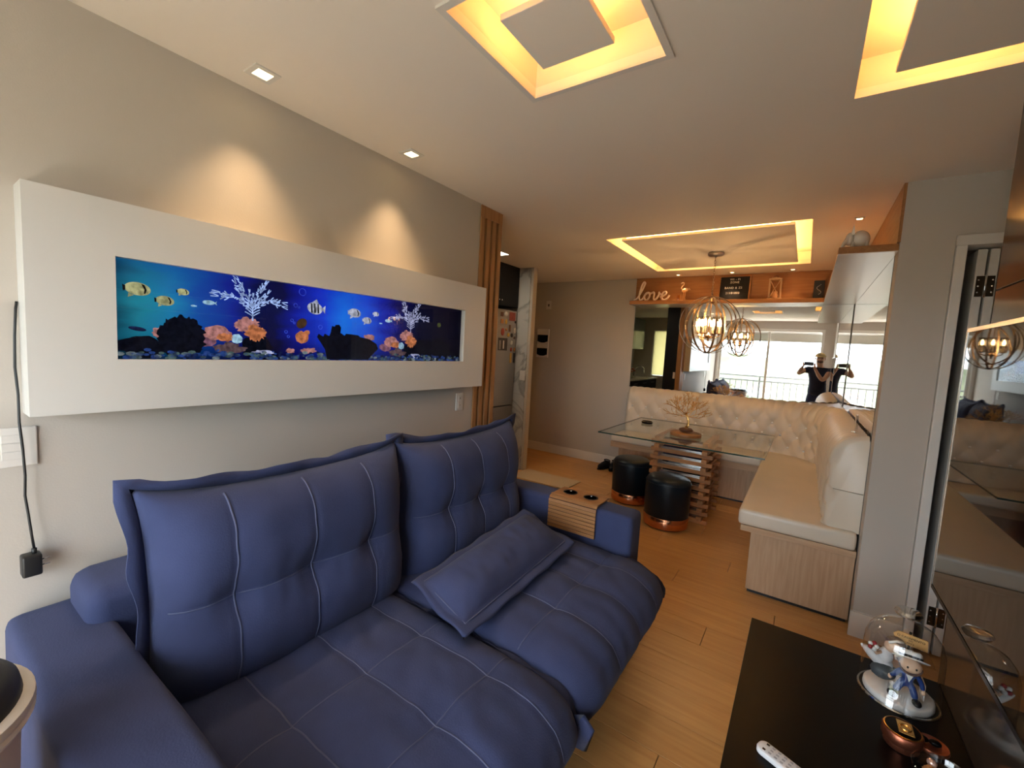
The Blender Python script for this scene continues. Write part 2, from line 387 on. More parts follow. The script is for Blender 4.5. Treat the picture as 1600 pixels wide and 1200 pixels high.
# door frame and folded door in the hall wall
d1 = struct(box('door_1', 0.555, 0.594, 2.978, 3.12, 0, 2.11, WHITE, None, 0.003))
box('head_casing', 0.553, 1.34, 2.978, 3.12, 2.11, 2.16, WHITE, d1, 0.003)
box('jamb_casing', 1.30, 1.34, 2.978, 3.12, 0, 2.11, WHITE, d1, 0.003)
HINGE = mat('bronze_hinge', (0.06, 0.045, 0.03), 0.35, metal=0.8, noise_amt=0.1)
for k, (a, b) in enumerate(((0.645, 0.679), (0.689, 0.722))):
    box('door_leaf', a, b, 3.05, 3.72, 0.01, 2.10, WHITE, d1, 0.002)
for zz in (1.92, 0.215):
    hb = box('hinge', 0.652, 0.681, 3.044, 3.0495, zz-0.05, zz+0.05, HINGE, d1, 0.001, 1)
    box('hinge_leaf', 0.687, 0.716, 3.044, 3.0495, zz-0.05, zz+0.05, HINGE, hb, 0.001, 1)
    tube('hinge_pin', [(0.684, 3.041, zz-0.055), (0.684, 3.041, zz+0.055)], 0.005, CHROME, hb)
    for sx in (0.660, 0.708):
        for dz in (-0.03, 0, 0.03): ellipsoid('screw', (sx, 3.043, zz+dz), (0.004, 0.0015, 0.004), CHROME, hb, 8)

# balcony door frame (sliding), blind and glass
w1 = struct(box('window_1', DX0, DX1, YB-0.09, YB+0.01, DZ-0.06, DZ, WHITE, None, 0.004))
for a, b in ((DX0, DX0+0.05), (DX1-0.05, DX1)): box('frame_post', a, b, YB-0.09, YB+0.01, 0.0, DZ-0.06, WHITE, w1, 0.004)
box('sill_track', DX0, DX1, YB-0.09, YB+0.01, -0.011, 0.012, STEEL, w1)
lf = box('sliding_leaf', DX0+0.05, DX0+0.10, YB-0.08, YB-0.05, 0.02, DZ-0.06, WHITE, w1, 0.003)
box('leaf_stile', -0.80, -0.75, YB-0.08, YB-0.05, 0.02, DZ-0.06, WHITE, w1, 0.003)
box('pane', DX0+0.10, -0.80, YB-0.068, YB-0.062, 0.03, DZ-0.07, GLASSC, w1)
BLIND = mat('roller_blind', (0.6, 0.57, 0.5), 0.8, noise_amt=0.04)
rb = thing('roller_blind', 'beige roller blind rolled up over the balcony door', 'blind', ((DX0+DX1)/2, YB-0.16, 2.1))
box('blind_cloth', DX0-0.05, DX1+0.05, YB-0.175, YB-0.17, 1.99, 2.19, BLIND, rb)
tube('roller_tube', [(DX0-0.06, YB-0.17, 2.2), (DX1+0.06, YB-0.17, 2.2)], 0.03, WHITE, rb, 12)
tube('hem_bar', [(DX0-0.05, YB-0.1725, 1.985), (DX1+0.05, YB-0.1725, 1.985)], 0.008, WHITE, rb, 8)
# kitchen window with pale blind
w2 = struct(box('window_2', KW[0], KW[1], -0.40, -0.34, KW[3]-0.03, KW[3], WHITE, None))
for a, b in ((KW[0], KW[0]+0.03), (KW[1]-0.03, KW[1])): box('frame_post', a, b, -0.40, -0.34, KW[2], KW[3]-0.03, WHITE, w2)
box('pane', KW[0]+0.03, KW[1]-0.03, -0.375, -0.37, KW[2], KW[3]-0.03, GLASSC, w2)
def trans(name, col):
    m = bpy.data.materials.new(name); m.use_nodes = True; nt = m.node_tree; N = nt.nodes; N.remove(N['Principled BSDF'])
    t = N.new('ShaderNodeBsdfTranslucent'); t.inputs[0].default_value = (*col, 1); nt.links.new(t.outputs[0], N['Material Output'].inputs[0]); return m
kb = tag(box('kitchen_blind', KW[0]+0.01, KW[1]-0.01, -0.325, -0.32, KW[2]+0.02, KW[3]-0.02, trans('cream_blind', (0.55, 0.5, 0.33))), 'cream translucent blind drawn down over the kitchen window', 'blind')

# outside: balcony, hills, houses
struct(box('added_shade_slab', -4.2, 2.4, -2.35, YB-0.1, 2.62, 2.75, mat('added_slab_paint', (0.7, 0.68, 0.65), 0.8, noise_amt=0.02)))  # unseen slab added over the balcony to cut skylight near the door
struct(box('floor_balcony', -4.2, 2.4, -2.35, YB-0.1, -0.15, -0.02, mat('balcony_tile', (0.55, 0.5, 0.44), 0.6, noise_amt=0.08)))
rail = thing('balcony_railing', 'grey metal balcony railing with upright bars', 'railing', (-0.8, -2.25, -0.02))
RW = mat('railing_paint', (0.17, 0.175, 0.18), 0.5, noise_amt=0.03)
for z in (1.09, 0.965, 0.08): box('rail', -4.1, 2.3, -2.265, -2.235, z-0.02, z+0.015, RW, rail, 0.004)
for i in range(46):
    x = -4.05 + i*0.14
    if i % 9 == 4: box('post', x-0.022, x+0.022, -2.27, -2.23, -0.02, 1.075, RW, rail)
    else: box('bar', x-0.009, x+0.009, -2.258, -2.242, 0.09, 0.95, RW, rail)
def hill_z(x, y):
    d = -y
    return -28 + 14*noise.noise(Vector((x*0.006, y*0.006, 3))) + max(0, (d-60))*0.036 + 22*max(0, (d-300)/400)*noise.noise(Vector((x*0.004, 0.3, 9)))
V, F = [], []; nx, ny = 60, 44
for j in range(ny):
    yy = -30 - 670*(j/(ny-1))**1.6
    for i in range(nx):
        xx = (i/(nx-1)-0.5)*2*(60+0.9*abs(yy)); V.append((xx, yy, hill_z(xx, yy)))
for j in range(ny-1):
    for i in range(nx-1): F.append((j*nx+i, j*nx+i+1, (j+1)*nx+i+1, (j+1)*nx+i))
HILL = mat('hill_grass', (0.03, 0.045, 0.02), 0.95, spec=0.1, noise_amt=0.55, nscale=0.05, col2=(0.06, 0.065, 0.04))
struct(mesh_obj('hillside', V, F, HILL, None, True))
HOUSEM = mat('house_plaster', (0.45, 0.43, 0.4), 0.8, noise_amt=0.1); ROOFM = mat('house_roof', (0.09, 0.05, 0.035), 0.8, noise_amt=0.1)
HS = []
while len(HS) < 26:
    yy = -random.uniform(70, 260); xx = random.uniform(-0.55, 0.35)*abs(yy); s = random.uniform(4, 7)
    if all(abs(xx-h[0]) > 18 or abs(yy-h[1]) > 16 for h in HS): HS.append((xx, yy, s))
for (xx, yy, s) in HS:
    hz = hill_z(xx, yy)
    hr = thing('house', 'small pale house with dark roof on the green hillside', 'house', (xx, yy, hz), 'houses beyond the balcony')
    box('wall', xx-s, xx+s, yy-s*0.7, yy+s*0.7, hz-1, hz+s*0.8, HOUSEM, hr)
    V = [(xx-s*1.1, yy-s*0.8, hz+s*0.8), (xx+s*1.1, yy-s*0.8, hz+s*0.8), (xx+s*1.1, yy+s*0.8, hz+s*0.8), (xx-s*1.1, yy+s*0.8, hz+s*0.8), (xx-s*1.1, yy, hz+s*1.25), (xx+s*1.1, yy, hz+s*1.25)]
    mesh_obj('roof', V, [(0, 1, 5, 4), (2, 3, 4, 5), (0, 4, 3), (1, 2, 5), (0, 3, 2, 1)], ROOFM, hr)

# ================================================================== AQUARIUM PICTURE PANEL
AX = -1.80; A0, A1, AZ0, AZ1 = 0.226, 2.285, 1.224, 1.879; W0, W1, WZ0, WZ1 = 0.418, 2.082, 1.390, 1.712
aq = thing('aquarium_panel', 'long white wall panel framing a backlit coral reef picture above the sofa', 'wall art', (XL, 1.25, 1.22))
bm = bmesh.new()
for b in ((A0, A1, WZ1, AZ1), (A0, A1, AZ0, WZ0), (A0, W0, WZ0, WZ1), (W1, A1, WZ0, WZ1)): box_bm(bm, XL+0.0005, AX, *b)
bmesh.ops.remove_doubles(bm, verts=bm.verts, dist=1e-5)
bm_obj('frame', bm, LACQ, aq)
def seamat():
    m = bpy.data.materials.new('deep_sea_print'); m.use_nodes = True; nt = m.node_tree; N = nt.nodes; L = nt.links
    b = N['Principled BSDF']; tc = N.new('ShaderNodeTexCoord'); sp = N.new('ShaderNodeSeparateXYZ'); L.new(tc.outputs['Object'], sp.inputs[0])
    nz = N.new('ShaderNodeTexNoise'); nz.inputs['Scale'].default_value = 5; nz.inputs['Detail'].default_value = 3
    mp = N.new('ShaderNodeMapping'); mp.inputs['Scale'].default_value = (1, 1, 4); L.new(tc.outputs['Object'], mp.inputs[0]); L.new(mp.outputs[0], nz.inputs['Vector'])
    ad = N.new('ShaderNodeMath'); ad.operation = 'MULTIPLY_ADD'; ad.inputs[1].default_value = 0.16; L.new(nz.outputs['Fac'], ad.inputs[0]); L.new(sp.outputs['Y'], ad.inputs[2])
    mr = N.new('ShaderNodeMapRange'); mr.inputs['From Min'].default_value = W0+0.08; mr.inputs['From Max'].default_value = W1+0.08; L.new(ad.outputs[0], mr.inputs[0])
    cr = N.new('ShaderNodeValToRGB'); L.new(mr.outputs[0], cr.inputs[0]); e = cr.color_ramp.elements
    stops = [(0.0, (0.004, 0.05, 0.08)), (0.04, (0.008, 0.14, 0.2)), (0.09, (0.008, 0.13, 0.27)), (0.15, (0.005, 0.05, 0.24)), (0.21, (0.005, 0.012, 0.18)), (0.255, (0.002, 0.004, 0.04)), (0.31, (0.002, 0.003, 0.03)), (0.36, (0.004, 0.008, 0.2)),
             (0.43, (0.006, 0.03, 0.42)), (0.50, (0.008, 0.11, 0.5)), (0.57, (0.01, 0.06, 0.45)), (0.64, (0.006, 0.015, 0.25)), (0.70, (0.002, 0.004, 0.06)), (0.78, (0.001, 0.002, 0.012)), (1.0, (0.001, 0.001, 0.004))]
    e[0].position, e[0].color = stops[0][0], (*stops[0][1], 1); e[1].position, e[1].color = stops[-1][0], (*stops[-1][1], 1)
    for p, c in stops[1:-1]: k = e.new(p); k.color = (*c, 1)
    # the print gets paler towards mid depth and near black at the seabed
    zr = N.new('ShaderNodeMapRange'); zr.inputs['From Min'].default_value = WZ0; zr.inputs['From Max'].default_value = WZ1; L.new(sp.outputs['Z'], zr.inputs[0])
    c2 = N.new('ShaderNodeValToRGB'); L.new(zr.outputs[0], c2.inputs[0]); q = c2.color_ramp.elements
    q[0].position, q[0].color = 0.02, (0.1, 0.1, 0.15, 1); q[1].position, q[1].color = 1.0, (0.55, 0.5, 0.8, 1)
    k = q.new(0.3); k.color = (0.75, 0.8, 0.85, 1); k = q.new(0.62); k.color = (1, 1, 1, 1)
    mu = N.new('ShaderNodeMixRGB'); mu.blend_type = 'MULTIPLY'; mu.inputs[0].default_value = 1; L.new(cr.outputs[0], mu.inputs[1]); L.new(c2.outputs[0], mu.inputs[2])
    L.new(mu.outputs[0], b.inputs['Emission Color']); b.inputs['Emission Strength'].default_value = 0.72; b.inputs['Base Color'].default_value = (0.004, 0.004, 0.006, 1); b.inputs['Roughness'].default_value = 0.6; b.inputs['Specular IOR Level'].default_value = 0.05
    return m
PX = AX-0.032
pic = box('picture', PX-0.01, PX, W0-0.02, W1+0.01, WZ0-0.01, WZ1+0.01, seamat(), aq)
def pmat(name, c, s=0.8, ns=70.0, lo=0.45):
    if 'print_'+name in MATS: return MATS['print_'+name]
    m = mat('print_'+name, tuple(x*0.15 for x in c), 0.6, spec=0.05, emit=c, estr=s*0.6); nt = m.node_tree; N = nt.nodes; L = nt.links
    tc = N.new('ShaderNodeTexCoord'); nz = N.new('ShaderNodeTexNoise'); nz.inputs['Scale'].default_value = ns; nz.inputs['Detail'].default_value = 4; L.new(tc.outputs['Object'], nz.inputs['Vector'])
    cr = N.new('ShaderNodeValToRGB'); cr.color_ramp.elements[0].position = 0.35; cr.color_ramp.elements[1].position = 0.65
    cr.color_ramp.elements[0].color = (*(x*lo for x in c), 1); cr.color_ramp.elements[1].color = (*(x*1.25 for x in c), 1)
    L.new(nz.outputs['Fac'], cr.inputs[0]); L.new(cr.outputs[0], N['Principled BSDF'].inputs['Emission Color']); return m
WW, WH = W1-W0, WZ1-WZ0
# picture coordinates: pu along the panel in metres from its near end, pv up from the bottom
def pp(u, v, k): return (PX+0.0006*k, W0+u, WZ0+v)
def flat(name, poly, m, k, parent=pic):
    n = len(poly); V = [pp(*p, k) for p in poly]+[pp(*p, k+0.8) for p in poly]
    F = [tuple(range(n)), tuple(range(n, 2*n))]+[(i, (i+1) % n, n+(i+1) % n, n+i) for i in range(n)]
    return mesh_obj(name, V, F, m, parent)
FB = pmat('fish_cream', (0.36, 0.36, 0.18), 0.8); FK = pmat('fish_black', (0.008, 0.008, 0.01), 0.5); FP = pmat('fish_silver', (0.3, 0.5, 0.65), 0.8); FW = pmat('fish_white', (0.42, 0.44, 0.55), 0.8)
ORG = pmat('orange_coral', (0.5, 0.17, 0.07), 0.8); PNK = pmat('pink_coral', (0.45, 0.2, 0.19), 0.7); ROCK = pmat('dark_rock', (0.004, 0.005, 0.012), 0.6); COR = pmat('white_coral', (0.3, 0.42, 0.75), 0.9); CORW = pmat('pale_coral', (0.38, 0.4, 0.62), 0.8)
PEB = [pmat('pebble_a', (0.02, 0.05, 0.2), 0.8), pmat('pebble_b', (0.06, 0.1, 0.1), 0.8), pmat('pebble_c', (0.008, 0.015, 0.06), 0.8), pmat('pebble_d', (0.16, 0.2, 0.22), 0.7)]
BUB = pmat('bubble', (0.05, 0.1, 0.6), 1.0)
def ell(cx, cy, rx, ry, n=20, rot=0.0, wob=0.0, seed=0):
    out = []
    for i in range(n):
        t = 2*pi*i/n; k = 1+wob*noise.noise(Vector((cos(t)*2.2+seed, sin(t)*2.2, seed*1.7)))
        a, b = rx*cos(t)*k, ry*sin(t)*k; out.append((cx+a*cos(rot)-b*sin(rot), cy+a*sin(rot)+b*cos(rot)))
    return out
def butterfly(u, v, s, body, k=20):
    f = flat('fish', ell(u, v, s, s*0.62, 22, -0.1), body, k)
    flat('fish_stripe', [(u+s*0.25, v+s*0.52), (u+s*0.5, v+s*0.42), (u+s*0.68, v-s*0.05), (u+s*0.55, v-s*0.42), (u+s*0.45, v-s*0.4), (u+s*0.5, v-s*0.02)], FK, k+1, f)
    flat('fish_tail', [(u-s*0.92, v+s*0.2), (u-s*1.15, v+s*0.32), (u-s*1.1, v-s*0.3), (u-s*0.92, v-s*0.22)], FK if body is FB else body, k+1, f)
    flat('fish_fin', [(u-s*0.7, v-s*0.45), (u-s*0.3, v-s*0.62), (u-s*0.75, v-s*0.85)], body, k, f)
def silver(u, v, s):
    f = flat('fish', ell(u, v, s, s*0.42, 16), FP, 20); flat('fish_tail', [(u+s*0.85, v), (u+s*1.35, v+s*0.4), (u+s*1.2, v), (u+s*1.35, v-s*0.4)], FP, 20, f)
def blob(name, cx, cy, rx, ry, m, k, wob, seed, n=40): return flat(name, [(p[0], max(0.002, p[1])) for p in ell(cx, cy, rx, ry, n, 0, wob, seed)], m, k)
def rag(cx, cy, rx, ry, n, amp, seed):      # ragged frilled outline
    rnd = random.Random(seed); return [(cx+rx*cos(2*pi*i/n)*(1+rnd.uniform(-amp, amp)), max(0.002, cy+ry*sin(2*pi*i/n)*(1+rnd.uniform(-amp, amp)))) for i in range(n)]
for t, body in ((0.0, FB), (0.818, FW)):       # the print repeats once along its length
    butterfly(t+0.058, 0.23, 0.034, body); butterfly(t+0.13, 0.2, 0.026, body); butterfly(t+0.182, 0.237, 0.018, body)
    silver(t+0.26, 0.209, 0.02); silver(t+0.212, 0.192, 0.008)
    flat('coral', rag(t+0.396, 0.135, 0.044, 0.03, 54, 0.22, 3), PNK, 12); flat('coral', rag(t+0.425, 0.108, 0.038, 0.03, 54, 0.22, 5), ORG, 13)
    blob('coral', t+0.29, 0.1, 0.045, 0.026, PNK, 12, 0.3, 1.3); blob('coral', t+0.315, 0.085, 0.026, 0.016, ORG, 13, 0.3, 2.8); blob('coral', t+0.25, 0.07, 0.035, 0.022, pmat('violet_coral', (0.2, 0.09, 0.14)), 11, 0.3, 8.3)
    blob('shell', t+0.356, 0.082, 0.02, 0.018, FP, 13, 0.2, 1.9); blob('reef_rock', t+0.43, 0.05, 0.06, 0.04, ROCK, 11, 0.5, 6.6); blob('shell', t+0.45, 0.028, 0.04, 0.012, CORW, 14, 0.4, 3.9)
    blob('coral', t+0.33, 0.045, 0.05, 0.018, pmat('dull_coral', (0.1, 0.06, 0.07)), 12, 0.6, 4.9)
flat('reef_rock', rag(0.179, 0.078, 0.072, 0.075, 64, 0.1, 9), ROCK, 14); blob('reef_rock', 0.075, 0.04, 0.07, 0.036, ROCK, 13, 0.4, 5.2); blob('coral', 0.115, 0.09, 0.02, 0.018, PNK, 12, 0.4, 5.9)
silver2 = flat('fish', ell(0.055, 0.1, 0.024, 0.007, 14, -0.15), pmat('fish_navy', (0.01, 0.015, 0.06)), 20)
flat('wreck', [(0.735, 0.005), (0.725, 0.05), (0.685, 0.105), (0.692, 0.12), (0.715, 0.108), (0.722, 0.122), (0.745, 0.112), (0.752, 0.13), (0.758, 0.16), (0.772, 0.157), (0.776, 0.166), (0.795, 0.168), (0.805, 0.155), (0.802, 0.13), (0.825, 0.118), (0.832, 0.128), (0.90, 0.124), (0.91, 0.116), (0.965, 0.108), (1.01, 0.085), (1.02, 0.06), (0.985, 0.03), (0.96, 0.005)], ROCK, 16)
blob('coral', 0.965, 0.118, 0.03, 0.014, PNK, 15, 0.5, 2.2)
f = flat('fish', ell(0.672, 0.231, 0.036, 0.026, 22, -0.15), FW, 20)      # striped angelfish
for d in (-0.02, -0.005, 0.011): flat('fish_stripe', [(0.672+d, 0.252), (0.677+d, 0.252), (0.681+d, 0.212), (0.674+d, 0.21)], FK, 21, f)
flat('fish_tail', [(0.704, 0.232), (0.722, 0.248), (0.72, 0.212)], FW, 20, f); flat('fish_fin', [(0.65, 0.25), (0.68, 0.272), (0.69, 0.25)], FW, 20, f)
f = flat('fish', rag(0.615, 0.1, 0.03, 0.026, 26, 0.1, 4), ORG, 20); flat('fish_fin', ell(0.633, 0.118, 0.018, 0.012, 12, 0.6), ORG, 20, f)
flat('fish', ell(0.612, 0.16, 0.026, 0.02, 16, 0.7), pmat('brown_fish', (0.06, 0.03, 0.015)), 19)
blob('coral', 0.565, 0.04, 0.02, 0.01, PNK, 13, 0.3, 3.1); blob('coral', 0.645, 0.042, 0.035, 0.012, PNK, 13, 0.6, 4.1)
blob('reef_rock', 1.40, 0.05, 0.2, 0.075, ROCK, 11, 0.4, 8.8)
flat('fish', ell(1.455, 0.215, 0.016, 0.013, 14), pmat('fish_olive', (0.05, 0.06, 0.02)), 20)
# pebbly seabed: tiny flat stones, uncountable
V, F, fm = [], [], []
for i in range(420):
    u = random.uniform(0.01, WW-0.02); v = random.uniform(0.004, 0.04)*random.uniform(0.3, 1); r = random.uniform(0.004, 0.011)
    P = ell(u, max(v, r*0.6), r*1.3, r*0.7, 7); b0 = len(V); V += [pp(*p, 15) for p in P]; F.append(tuple(range(b0, b0+7))); fm.append(random.choice((0, 0, 0, 2, 2, 1, 1, 3)))
pb = mesh_obj('pebble_bed', V, F, None, pic, mats=PEB, fmat=fm); pb['kind'] = 'stuff'
def seafan(u0, v0, sc, m, seed):
    rnd = random.Random(seed); V, F = [], []
    def br(u, v, a, L, d, curl):
        pts = []; x, y, aa = u, v, a
        for i in range(6):
            pts.append(pp(x, y, 17)); x += L/5*cos(aa); y += L/5*sin(aa); aa += curl/5+rnd.uniform(-0.05, 0.05)
        tube_data(pts, 0.0021*sc*(1+0.12*d), 5, False, V, F)
        if d > 0:
            for s in (-1, 1): br(x, y, aa+s*rnd.uniform(0.22, 0.42), L*rnd.uniform(0.6, 0.75), d-1, -s*0.3)
            for q, s in ((2, 1), (3, -1), (4, 1)):
                p = pts[q]; br(p[1]-W0, p[2]-WZ0, a+s*rnd.uniform(0.5, 0.75), L*rnd.uniform(0.34, 0.5), 0 if d < 2 else 1 if q > 2 else 0, -s*0.4)
    for a, L, d, c in ((2.05, 0.052, 2, 0.1), (pi-2.05, 0.052, 2, -0.1), (2.5, 0.062, 2, 0.5), (pi-2.5, 0.062, 2, -0.5), (pi/2, 0.03, 1, 0)): br(u0, v0+0.045*sc, a, L*sc, d, c)
    for s in (-1, 1):
        for q in range(4): br(u0, v0+(0.008+0.01*q)*sc, pi/2+s*(0.95-0.08*q), 0.032*sc, 1 if q > 1 else 0, s*0.25)
    tube_data([pp(u0, v0-0.01, 17), pp(u0, v0+0.045*sc, 17)], 0.0028*sc, 5, False, V, F)
    x0 = PX+0.0006*17
    V = [(x0+(v_[0]-x0)*0.3, v_[1], min(v_[2], WZ1-0.002)) for v_ in V]
    return mesh_obj('coral_fan', V, F, m, pic)
seafan(0.412, 0.165, 1.0, COR, 3); seafan(1.236, 0.168, 1.0, CORW, 8)
for (u, v, r) in ((0.615, 0.295, 0.015), (0.585, 0.235, 0.008), (0.60, 0.228, 0.004), (0.545, 0.12, 0.006), (0.555, 0.1, 0.005), (0.70, 0.15, 0.009), (0.57, 0.17, 0.006), (0.58, 0.16, 0.004)):
    tube('bubble', [pp(u+r*cos(2*pi*i/16), v+r*sin(2*pi*i/16), 17) for i in range(16)], 0.0009, BUB, pic, 5, True)
GLAQ = glass('aquarium_glass', (1, 1, 1), 0.9, ior=1.5)
box('glass_pane', PX+0.016, PX+0.020, W0-0.004, W1+0.004, WZ0-0.004, WZ1+0.004, GLAQ, aq)

# cable and power adapter hanging below it
cab = thing('power_cable', 'black cable hanging from the white aquarium panel with a loose power adapter', 'cable', (XL, 0.215, 0.77))
pts = []
for (yy, zz, xx) in ((0.222, 1.55, XL+0.006), (0.219, 1.53, XL+0.012), (0.214, 1.45, XL+0.02), (0.212, 1.36, XL+0.02), (0.216, 1.28, XL+0.02), (0.214, 1.2, XL+0.035), (0.218, 1.12, XL+0.04), (0.221, 1.04, XL+0.035), (0.219, 0.98, XL+0.035), (0.224, 0.92, XL+0.036), (0.228, 0.86, XL+0.04), (0.232, 0.815, XL+0.04)): pts.append((xx, yy, zz))
tube('cord', pts, 0.0032, BLACK, cab, 8)
ad = box('adapter', XL+0.018, XL+0.062, 0.204, 0.246, 0.735, 0.80, BLACK, cab, 0.006, 3)
tube('strain_relief', [(XL+0.04, 0.232, 0.815), (XL+0.04, 0.232, 0.797)], 0.006, BLACK, ad, 8)
for dz in (0.757, 0.775): tube('prong', [(XL+0.04, 0.245, dz), (XL+0.04, 0.264, dz+0.002)], 0.002, CHROME, ad, 6)
# switch and socket plates
def plate(name, label, cat, cx, cy, cz, nrm, w, h, keys, m=WHITE, dark=None):
    """nrm 'x': plate on an x wall facing +x at cx; 'y': on a y wall facing -y at cy."""
    t = thing(name, label, cat, (cx, cy, cz))
    def bx(nm, a0, a1, z0, z1, d0, d1, mm, par, bv=0.002):
        if nrm == 'x': return box(nm, cx+d0, cx+d1, cy+a0, cy+a1, cz+z0, cz+z1, mm, par, bv)
        return box(nm, cx+a0, cx+a1, cy-d1, cy-d0, cz+z0, cz+z1, mm, par, bv)
    bx('cover', -w/2, w/2, -h/2, h/2, 0.0003, 0.008, m, t, 0.003)
    for (a0, a1, z0, z1, mm) in keys: bx('key', a0, a1, z0, z1, 0.0082, 0.011, mm, t, 0.001)
    return t
GREYL = mat('socket_recess', (0.12, 0.11, 0.1), 0.5, noise_amt=0.05); PLW = mat('switch_plastic', (0.72, 0.68, 0.64), 0.35, noise_amt=0.01)
plate('light_switch', 'white triple light switch behind the hanging black cable', 'switch', XL, 0.213, 1.123, 'x', 0.078, 0.118, [(-0.033, 0.008, -0.036+k*0.025, -0.013+k*0.025, PLW) for k in range(3)], PLW)
plate('wall_socket', 'white socket plate beside the wooden slat screen', 'socket', XL, 2.18, 1.113, 'x', 0.072, 0.118, [(-0.02, 0.02, -0.045, -0.005, PLW), (-0.02, 0.02, 0.005, 0.045, PLW), (-0.006, 0.006, 0.018, 0.03, GREYL), (-0.006, 0.006, -0.03, -0.018, GREYL)], PLW)
plate('sensor_plate', 'small square plate with dark button high on the entry wall', 'switch', -3.124, YF, 2.13, 'y', 0.085, 0.12, [(-0.012, 0.012, -0.02, 0.015, GREYL)], PLW)
plate('marble_socket', 'white socket plate on the grey marble kitchen pier', 'socket', -2.815, 4.36, 1.165, 'y', 0.075, 0.12, [(-0.02, 0.02, -0.035, 0.035, PLW)], PLW)
fb = thing('fuse_box', 'white electrical panel with two dark windows on the entry wall', 'fuse box', (-3.185, YF, 1.58))
box('cover', -3.285, -3.085, YF-0.02, YF-0.0003, 1.375, 1.785, PLW, fb, 0.006)
for z in (1.645, 1.455):
    prism('window', [(-0.085, 0.055), (0.085, 0.055), (0.085, -0.035), (0.03, -0.055), (-0.03, -0.055), (-0.085, -0.035)], BLACKG, fb, lambda p, z=z: (-3.185+p[0], YF-0.0205, z+p[1]), lambda p, z=z: (-3.185+p[0], YF-0.024, z+p[1]))

# ================================================================== SLAT SCREEN AT THE WALL END
sl = thing('slat_screen', 'vertical wooden slat screen finishing the sofa wall', 'screen', (XL, 2.44, 0))
SX0, SX1 = XL-0.05, XL+0.008
box('back_panel', SX0-0.03, SX0, 2.318, 2.545, 0.0, H-0.002, SLATW, sl)
box('header', SX0, SX1, 2.318, 2.56, 2.37, H-0.004, SLATW, sl, 0.002)
ys = [2.318, 2.384, 2.450, 2.516]
for yy in ys: box('slat', SX0, SX1, yy, yy+0.044, 0.0, 2.37, SLATW, sl, 0.003)
kp = thing('kitchen_end_panel', 'charcoal upright panel closing the kitchen side of the wall', 'panel', (-2.08, 2.5, 0))
box('panel', -2.21, SX0-0.032, 2.40, 2.545, 0, H-0.002, CHAR, kp, 0.003)
box('switch_plate', -2.03, -1.99, 2.5455, 2.553, 1.08, 1.2, PLW, kp, 0.003)

# ================================================================== SOFA
def grid_closed(name, front, back, nu, nv, m, parent):
    """front(u,v), back(u,v): two sheets meeting on the border."""
    V, F = [], []; idF, idB = {}, {}
    for i in range(nu+1):
        for j in range(nv+1):
            u, v = i/nu, j/nv; idF[i, j] = len(V); V.append(front(u, v))
            if 0 < i < nu and 0 < j < nv: idB[i, j] = len(V); V.append(back(u, v))
            else: idB[i, j] = idF[i, j]
    for i in range(nu):
        for j in range(nv):
            F.append((idF[i, j], idF[i+1, j], idF[i+1, j+1], idF[i, j+1])); F.append((idB[i, j], idB[i, j+1], idB[i+1, j+1], idB[i+1, j]))
    return mesh_obj(name, V, F, m, parent, smooth=True)
def nz3(p, s, a): return a*noise.noise(Vector((p[0]*s, p[1]*s, p[2]*s)))
sofa = thing('sofa', 'navy blue suede reclining sofa with quilted back and seat cushions', 'sofa', (-1.2, 1.25, 0))
def seatx(v):  # path of the seat sheet from back to the front drop: returns point (x,z) and normal
    pass
box('base', -1.86, -0.74, 0.37, 2.16, 0.06, 0.33, SUEDEA, sofa, 0.02, 3)
box('back_frame', -1.885, -1.62, 0.30, 2.22, 0.10, 0.72, SUEDEA, sofa, 0.05, 4)
for (fx, fy) in ((-1.8, 0.24), (-0.72, 0.24), (-1.8, 2.26), (-0.72, 2.26)): box('foot', fx-0.03, fx+0.03, fy-0.03, fy+0.03, 0.0, 0.07, BLACK, sofa)
def arm(y0, y1, zt, x0, x1):
    bm = bmesh.new(); box_bm(bm, x0, x1, y0, y1, 0.065, zt)
    bmesh.ops.bevel(bm, geom=list(bm.edges), offset=0.035, segments=5, profile=0.6, affect='EDGES')
    bmesh.ops.subdivide_edges(bm, edges=[e for e in bm.edges if e.calc_length() > 0.3], cuts=14, use_grid_fill=True)
    for v in bm.verts: v.co += Vector((0, nz3(v.co, 4, 0.006), nz3(v.co+Vector((5, 1, 2)), 4, 0.007)))
    o = bm_obj('arm', bm, SUEDEA, sofa); smooth_auto(o, 60); return o
arm(0.165, 0.365, 0.625, -1.88, -0.665); far_arm = arm(2.165, 2.345, 0.642, -1.88, -0.668)

